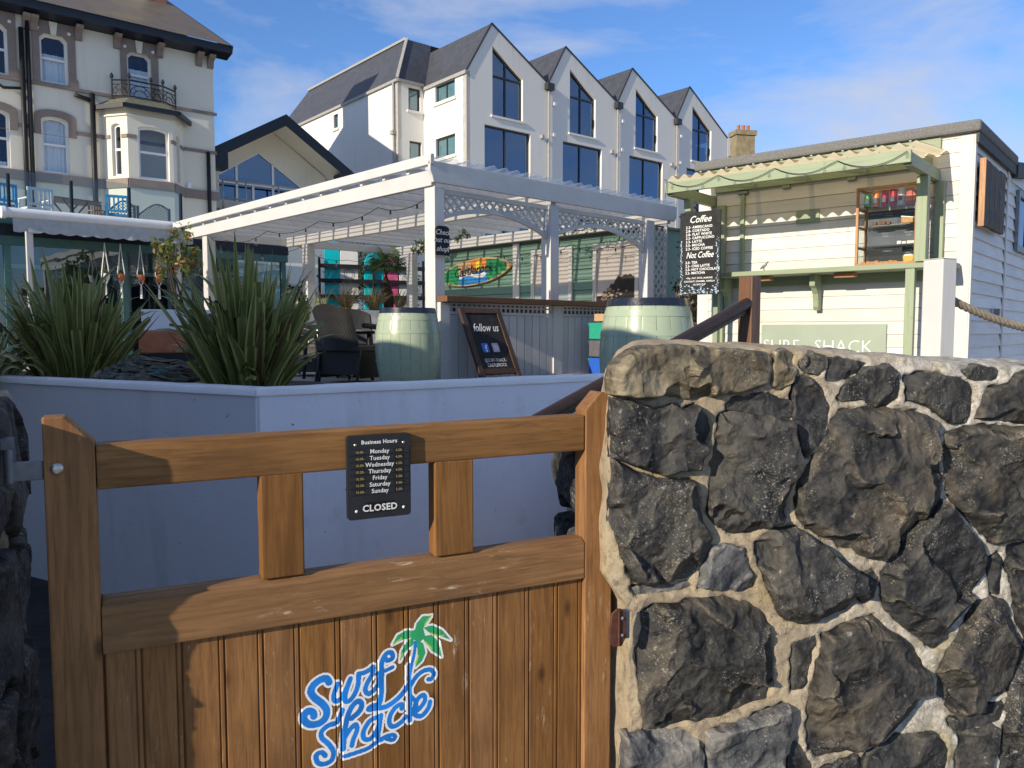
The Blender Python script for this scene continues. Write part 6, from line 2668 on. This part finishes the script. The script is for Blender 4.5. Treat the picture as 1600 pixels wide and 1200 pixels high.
def shrub(name, lab, loc, rad, n_, size, mat, cat='shrub', seed=1, stem=True, group=None, h0=0, clumps=9, redp=3):
    t_ = thing(name, lab, cat, loc, 0, group)
    rg = random.Random(seed)
    q_ = B()
    for k in range(clumps):
        c = Vector((rg.uniform(-.6, .6) * rad[0], rg.uniform(-.6, .6) * rad[1], h0 + rad[2] + rg.uniform(-.65, .65) * rad[2]))
        leafcloud(q_, c, tuple(r_ * rg.uniform(.35, .6) for r_ in rad), n_ // clumps, size, rg, .25, mi=[0] * (redp - 1) + [1] if isinstance(mat, tuple) and len(mat) == 2 else 0)
    q_.build('foliage', list(mat) if isinstance(mat, tuple) else mat, t_)['kind'] = 'stuff'
    if stem:
        q_ = B()
        for k in range(4):
            q_.tube([(0, 0, 0), (rg.uniform(-.2, .2) * rad[0], rg.uniform(-.2, .2) * rad[1], h0 * .6 + rad[2] * .4), (rg.uniform(-.5, .5) * rad[0], rg.uniform(-.5, .5) * rad[1], h0 + rad[2] * 1.4)], [.03, .02, .006], 6)
        q_.build('stem', 'trunk', t_)
    return t_


shrub('hedge', 'low green shrub at the edge of the hotel terrace above the pergola beam', fr(G0_, UA, .95, .9, HTZ - .02), (.75, .4, .30), 1500, .045, ('shrub_leaf', 'rosemary_leaf'), seed=3)
shrub('shrub', 'leafy shrub behind the glass beside the wooden table', fr(G0_, UA, -.95, 3.2, HTZ), (.6, .5, .42), 900, .06, 'shrub_leaf', seed=5)

# ------------------------------------------------------------------ conservatory under the hotel terrace
C0 = (-6.49, 15.4)
cv = thing('conservatory', 'teal framed glass conservatory under the hotel terrace', 'conservatory', (*C0, 0), UA)
posts = [-6.6, -4.65, -2.72, -.74, 1.0, 2.65]
for x in posts:
    B().box(x - .055, x + .055, .90, 1.0, TZ, 3.10).build('post', 'teal_paint', cv)
B().box(-6.7, 2.75, .88, 1.02, 3.102, 3.26).build('head_beam', 'teal_paint', cv)
B().box(-6.7, 2.75, .86, 1.04, 3.262, 3.46).build('fascia', 'navy_fascia', cv)
B().box(-6.7, 2.75, .90, 1.0, TZ, TZ + .12).build('sill_beam', 'teal_paint', cv)
for a, c in zip(posts[:-1], posts[1:]):
    B().box(a + .056, c - .056, .945, .953, TZ + .121, 3.101).build('pane', 'shop_glass', cv)
B().box(-6.7, 2.75, 3.55, 3.6, TZ, 3.6).build('rear_wall', 'teal_paint', cv)
B().box(-6.7, 2.75, 1.04, 3.55, 3.50, 3.6).build('ceiling', 'teal_paint', cv)
for x0, x1, z1 in ((-2.3, -1.15, 2.95), (.1, 1.1, 2.9), (2.2, 3.0, 2.9)):
    q = B()
    q.panel([(x0, TZ), (x1, TZ), (x1, z1), (x0, z1)], [[(x0 + .09, TZ + .1), (x1 - .09, TZ + .1), (x1 - .09, z1 - .09), (x0 + .09, z1 - .09)]], 3.50, 3.545)
    d_ = q.build('door', 'white_trim', cv)
    B().box(x0 + .09, x1 - .09, 3.535, 3.545, TZ + .1, z1 - .09).build('pane', 'room_dark', d_)
B().box(-2.35, -.3, 2.7, 3.2, TZ, 1.75).build('counter', 'old_plank', cv)
for k, x in enumerate((-2.0, -1.1, -.2)):
    B().box(x, x + .75, 1.2, 1.26, 3.40, 3.44).build('ceiling_batten', 'white_trim', cv)
slp = thing('cafe_chair', 'orange wooden chair inside the conservatory', 'chair', fr(C0, UA, -.25, 1.5, TZ), UA + 25)
for sx in (-.2, .2):
    B().box(sx - .02, sx + .02, .18, .22, 0, 1.0).build('rear_leg', 'pine', slp)
    B().box(sx - .02, sx + .02, -.22, -.18, 0, .45).build('front_leg', 'pine', slp)
B().box(-.23, .23, -.23, .17, .451, .49).build('seat', 'pine', slp)
B().box(-.179, .179, .185, .215, .80, .99).build('backrest', 'pine', slp)

aw = thing('retractable_awning', 'white retractable awning with a grey scalloped valance', 'awning', (*C0, 0), UA)
q = B()
q.tube([(-2.90, 0, 3.56), (.02, 0, 3.575)], .085, 18)
q.build('roller_case', 'awning_white', aw, smooth=True, angle=50)
q = B()
q.tube([(-2.96, 0, 3.555), (-2.901, 0, 3.556)], .105, 18)
q.build('end_cap', 'awning_white', aw, smooth=True, angle=50)
q = B()
n_ = 180
for i in range(n_ + 1):
    x = -2.80 + 3.05 * i / n_
    yy = -.03 + .012 * math.sin(x * 9) + .006 * math.sin(x * 23)
    q.pts([(x, -.03, 3.50), (x, yy, 3.36), (x, yy * 1.3, 3.262 - .030 * abs(math.sin(x * 2 * math.pi / .52)) + .0)])
for i in range(n_):
    for k in range(2):
        q.face((3 * i + k, 3 * i + 3 + k, 3 * i + 4 + k, 3 * i + 1 + k))
q.build('valance', 'awning_cloth', aw, smooth=True)
q = B()
q.quad([(-2.80, .01, 3.62), (.2, .01, 3.64), (.2, .88, 3.60), (-2.80, .88, 3.60)])
q.build('canopy', 'awning_cloth', aw)
B().box(-2.60, -2.50, -.0, .10, TZ, 3.47).build('support_post', 'white_wood_z', aw)
B().box(-.02, .06, .12, .20, TZ, 3.47).build('support_post', 'white_wood_z', aw)
for i, (x, mt, lab) in enumerate(((-1.20, 'white_trim', 'white macrame hanging pot, leftmost under the awning'), (-.92, 'terracotta', 'terracotta macrame hanging pot beside the teal post'), (-.56, 'terracotta', 'small macrame hanging pot right of the teal post'), (-.22, 'terracotta', 'macrame hanging pot nearest the pergola'))):
    t = thing('hanging_pot', lab, 'hanging pot', fr(C0, UA, x, .55, 0), UA, 'macrame pots under the awning')
    q = B()
    q.lathe([(0, 2.50), (.05, 2.50), (.075, 2.56), (.08, 2.64), (.072, 2.64), (.07, 2.60), (0, 2.60)], 14)
    q.build('pot', mt, t, smooth=True, angle=40)
    q = B()
    for k in range(4):
        a = k * 1.571 + .4
        q.tube([(0, 0, 3.22), (.03 * math.cos(a), .03 * math.sin(a), 2.98), (.085 * math.cos(a), .085 * math.sin(a), 2.66), (.05 * math.cos(a), .05 * math.sin(a), 2.49), (0, 0, 2.43)], .007, 5)
    q.tube([(0, 0, 2.43), (.0, 0, 2.18)], [.016, .028], 6)
    q.build('cords', 'white_trim', t)
    q = B()
    leafcloud(q, (0, 0, 2.68), (.10, .10, .08), 40, .03, rng, .2)
    q.build('foliage', 'shrub_leaf', t)

# ------------------------------------------------------------------ planting on the terrace
t = shrub('photinia', 'small shrub with yellow green leaves and red tips by the pergola post', (-5.75, 13.5, TZ), (.42, .4, .55), 620, .055, ('photinia_leaf', 'photinia_red'), seed=11, h0=1.40, clumps=16, redp=7)
shrub('rosemary', 'bushy rosemary beside the back pergola post', (-3.95, 14.3, TZ), (.35, .3, .62), 1500, .05, 'rosemary_leaf', seed=14, h0=.2, clumps=16)
shrub('ivy_hedge', 'dark ivy hedge behind the rosemary', (-5.05, 18.9, TZ), (.42, .5, .98), 1300, .06, 'ivy_leaf', seed=15, clumps=22)
shrub('ivy_hedge', 'dark hedge between the pergola trellis and the coffee menu', (2.95, 12.6, TZ), (.42, .6, 1.45), 3000, .045, ('ivy_leaf', 'flax_dead'), seed=16, clumps=26)
shrub('climber', 'leafy climber growing over the tops of the surfboards', (-3.55, 20.0, 2.0), (1.5, .35, 1.0), 4200, .045, ('shrub_leaf', 'rosemary_leaf'), seed=18, clumps=34)
# white raised planter with grasses
t = thing('raised_planter', 'white rendered raised planter at the back of the pergola', 'planter', (*P0, 0), PA)
B().box(2.5, 5.6, 7.15, 9.0, TZ, 2.0).build('wall', 'planter_cap', t, bevel=.01)
B().box(2.6, 5.5, 7.25, 8.9, 2.0005, 2.012).build('soil', 'soil', t)


def blade(q_, base, L_, w, az, lean_, droop, rg, cut=False, uv=True):
    """one strap leaf; returns nothing, adds faces with uv across"""
    n_ = 9
    d = Vector((math.cos(az), math.sin(az), 0))
    side = Vector((-math.sin(az), math.cos(az), 0))
    side.rotate(Matrix.Rotation(rg.uniform(-.9, .9), 3, 'Z'))
    p = Vector(base)
    ang = lean_
    rows = []
    for k in range(n_ + 1):
        s_ = k / n_
        wd = w * (min(1, .55 + s_ * 2.2)) * ((1 - ((s_ - .3) / .7) ** 2.6) if s_ > .3 else 1)
        if cut:
            wd = w * min(1, .6 + s_ * 2)
        wd = max(wd, w * .04)
        nrm = (d * math.cos(ang) - Vector((0, 0, 1)) * math.sin(ang))
        rows.append((p - side * wd / 2 + nrm * wd * .18, p - nrm * wd * .10, p + side * wd / 2 + nrm * wd * .18))
        step = L_ / n_
        p = p + (d * math.sin(ang) + Vector((0, 0, 1)) * math.cos(ang)) * step
        ang += droop * s_ / n_ * 2
    i = len(q_.v)
    for r_ in rows:
        q_.pts(r_)
    for k in range(n_):
        for j in range(2):
            a = i + 3 * k + j
            q_.face((a, a + 1, a + 4, a + 3), 0, [(j / 2, k / n_), ((j + 1) / 2, k / n_), ((j + 1) / 2, (k + 1) / n_), (j / 2, (k + 1) / n_)])


def flax(name, lab, loc, n_, hmax, spread, seed, mat='flax_leaf', w=.042, dead=.05, cutp=.3, droopk=1.0):
    t_ = thing(name, lab, 'plant', loc, 0, 'flax plants behind the planter wall')
    rg = random.Random(seed)
    for k in range(n_):
        az = rg.uniform(0, 6.283)
        u = rg.random()
        ln = (.05 + .75 * u ** 1.3) * spread
        L_ = hmax * rg.uniform(.45, 1.0) * (1.08 - .25 * u)
        r_ = rg.random() ** .5 * .20 * spread
        q_ = B()
        cut = rg.random() < cutp
        if cut:
            L_ *= .72
        dr = rg.uniform(.05, .5) * droopk if rg.random() < .8 else rg.uniform(.9, 2.0) * droopk
        mt = 'flax_dead' if rg.random() < dead else mat
        blade(q_, (r_ * math.cos(az), r_ * math.sin(az), rg.uniform(-.04, .02)), L_, w * rg.uniform(.7, 1.25) * (.5 if mt == 'flax_dead' else 1), az + rg.gauss(0, .35), ln, dr, rg, cut)
        q_.build('leaf', mt, t_, smooth=True)
    return t_


flax('flax_plant', 'tall striped flax plant in the middle of the planter by its corner', (-1.64, 4.82, 1.14), 265, .98, .84, 31, w=.055, dead=.09, cutp=.42)
flax('flax_plant', 'dense dark green flax plant at the left of the planter', (-3.05, 5.45, 1.14), 225, .98, .90, 32, w=.054, dead=.09, cutp=.4)
flax('flax_plant', 'pale yellow striped flax leaves drooping at the left edge', (-3.62, 5.25, 1.14), 46, .82, 1.1, 33, 'flax_pale', .06, 0, .1, 2.2)
# fishing net heap
t = thing('fishing_net', 'heap of dark fishing net and rope between the two flax plants', 'net', (-2.30, 5.05, 1.16), 10)
rg = random.Random(77)
for mt, n_, r_ in (('net_fibre', 60, .012), ('rope_fibre', 5, .016), ('net_teal', 8, .010)):
    q = B()
    for k in range(n_):
        a0 = rg.uniform(0, 6.28)
        P = []
        rad = rg.uniform(.1, .46)
        for i in range(16):
            a = a0 + i * .42 * rg.uniform(.8, 1.2)
            rr = rad * rg.uniform(.85, 1.15)
            x, y = rr * math.cos(a), rr * .55 * math.sin(a)
            P.append((x, y, max(.005, .20 * (1 - (rr / .52) ** 2) * (1 + .3 * noise.noise(Vector((x * 6, y * 6, 1)))) + rg.uniform(-.02, .012))))
        q.tube(P, r_ * rg.uniform(.7, 1.2), 5)
    q.build({'net_fibre': 'net_mass', 'rope_fibre': 'rope', 'net_teal': 'teal_twine'}[mt], mt, t, smooth=True)
t = thing('planter_trough', 'white and terracotta trough behind the flax plants', 'planter', (-3.55, 8.3, TZ), 20)
B().box(-.42, .42, -.2, .2, 0, .36).build('stand', 'iron', t)
B().box(-.36, .36, -.17, .17, .361, .60).build('trough', 'terracotta', t, bevel=.02)
B().box(-.33, .33, -.15, .15, .601, .82).build('liner', 'planter_cap', t, bevel=.01)
# grasses, young palm
for i, (u, v, mt, n_, lab) in enumerate(((3.35, 7.45, 'grass_tan', 90, 'clump of tan ornamental grass at the left of the raised planter'), (4.0, 7.35, 'grass_tan', 90, 'clump of tan ornamental grass below the palm'), (2.75, 7.5, 'flax_pale', 26, 'small yellow plant at the left end of the raised planter'), (4.75, 7.4, 'grass_tan', 60, 'clump of tan grass at the right end of the raised planter'))):
    t = thing('grass_clump', lab, 'plant', fr(P0, PA, u, v, 2.0), PA, 'grasses in the raised planter')
    q = B()
    for k in range(n_):
        blade(q, (rg.uniform(-.08, .08), rg.uniform(-.08, .08), 0), rg.uniform(.35, .75), .018, rg.uniform(0, 6.28), rg.uniform(.1, .8), rg.uniform(.4, 1.8), rg)
    q.build('blades', mt, t, smooth=True)
PL = fr(P0, PA, 4.45, 7.5, 2.0)
t = thing('palm_tree', 'young fan palm with a dark hairy trunk in the raised planter', 'palm', PL, 0)
q = B()
q.tube([(.05, 0, 0), (.02, 0, .3), (-.03, 0, .6), (.0, 0, .95)], [.10, .13, .125, .08], 12)
q.build('trunk', 'trunk', t, smooth=True)
for k in range(13):
    az = k * 2.4 + rg.uniform(-.3, .3)
    el = R(rg.uniform(-5, 70))
    d = Vector((math.cos(az) * math.cos(el), math.sin(az) * math.cos(el), math.sin(el)))
    base = Vector((0, 0, .9))
    hub = base + d * rg.uniform(.25, .38)
    q = B()
    q.tube([base, hub], .010, 5)
    sd = d.cross(Vector((0, 0, 1))).normalized()
    upv = sd.cross(d).normalized()
    for j in range(26):
        a = R(-125 + 250 * j / 25)
        e = (d * math.cos(a) + sd * math.sin(a)).normalized()
        L_ = .44 * (1 - .18 * abs(a) / 2.2) * rg.uniform(.9, 1.05)
        w_ = e.cross(upv).normalized() * .014
        tip = hub + e * L_ - Vector((0, 0, 1)) * (.10 + .06 * rg.random()) + upv * .02
        mid = hub + e * L_ * .55 + upv * .035
        i = q.pts([hub, mid - w_, mid + w_, tip])
        q.face((i, i + 1, i + 2))
        q.face((i + 1, i + 3, i + 2))
    q.build('fan_leaf', 'palm_leaf', t)

# ------------------------------------------------------------------ surfboards on the black slatted screen
t = thing('slat_screen', 'black slatted screen holding the surfboards', 'screen', (-4.56, 18.76, 0), 25)
for z_ in (2.32, 2.70, 3.05):
    B().box(-.05, 2.6, -.02, .01, z_, z_ + .10).build('slat', 'fence_black', t)
for x in (-.05, 1.27, 2.55):
    B().box(x, x + .05, .012, .07, .95, 3.3).build('post', 'fence_black', t)


def board(x0, x1, z0, z1, mt, lab, rnd=.3):
    t_ = thing('surfboard', lab, 'surfboard', (-4.56, 18.76, 0), 25, 'surfboards on the screen')
    x0, x1 = (x0 - 3.8) * .84, (x1 - 3.8) * .84
    xc, w = (x0 + x1) / 2, (x1 - x0) / 2
    P = [(x0, z0 + .05), (x0 + .05, z0), (x1 - .05, z0), (x1, z0 + .05)]
    for k in range(13):
        a = math.pi * k / 12
        P.append((xc + w * math.cos(a), z1 - rnd + rnd * math.sin(a)))
    q_ = B()
    q_.prism(P, .085, .13)
    q_.build('deck', mt, t_, bevel=.012)
    q_ = B()
    n_ = 20
    for r0, r1 in ((w * .62, w * .56), (w * .40, w * .36)):
        for i in range(n_):
            t0, t1 = 6.2832 * i / n_, 6.2832 * (i + 1) / n_
            zc = z0 + (z1 - z0) * .55
            q_.quad([(xc + r0 * math.cos(t0), 0.0835, zc + r0 * math.sin(t0)), (xc + r0 * math.cos(t1), 0.0835, zc + r0 * math.sin(t1)), (xc + r1 * math.cos(t1), 0.0835, zc + r1 * math.sin(t1)), (xc + r1 * math.cos(t0), 0.0835, zc + r1 * math.sin(t0))])
    q_.build('print_ring', 'print_ink' if mt == 'board_white' else 'teal_paint', t_)
    return t_


board(3.93, 4.36, 2.05, 3.72, 'board_turquoise', 'tall turquoise surfboard at the left of the screen', .10)
board(4.38, 4.90, 2.05, 3.62, 'board_white', 'white surfboard beside the left turquoise one', .2)
board(5.08, 5.66, 2.05, 3.46, 'board_turquoise', 'turquoise surfboard with a round nose behind the palm', .30)
board(5.68, 6.10, 2.05, 3.38, 'board_pink', 'pink patterned surfboard behind the palm leaves', .18)
board(6.14, 6.62, 2.05, 3.5, 'board_white', 'white surfboard at the right end of the screen', .2)
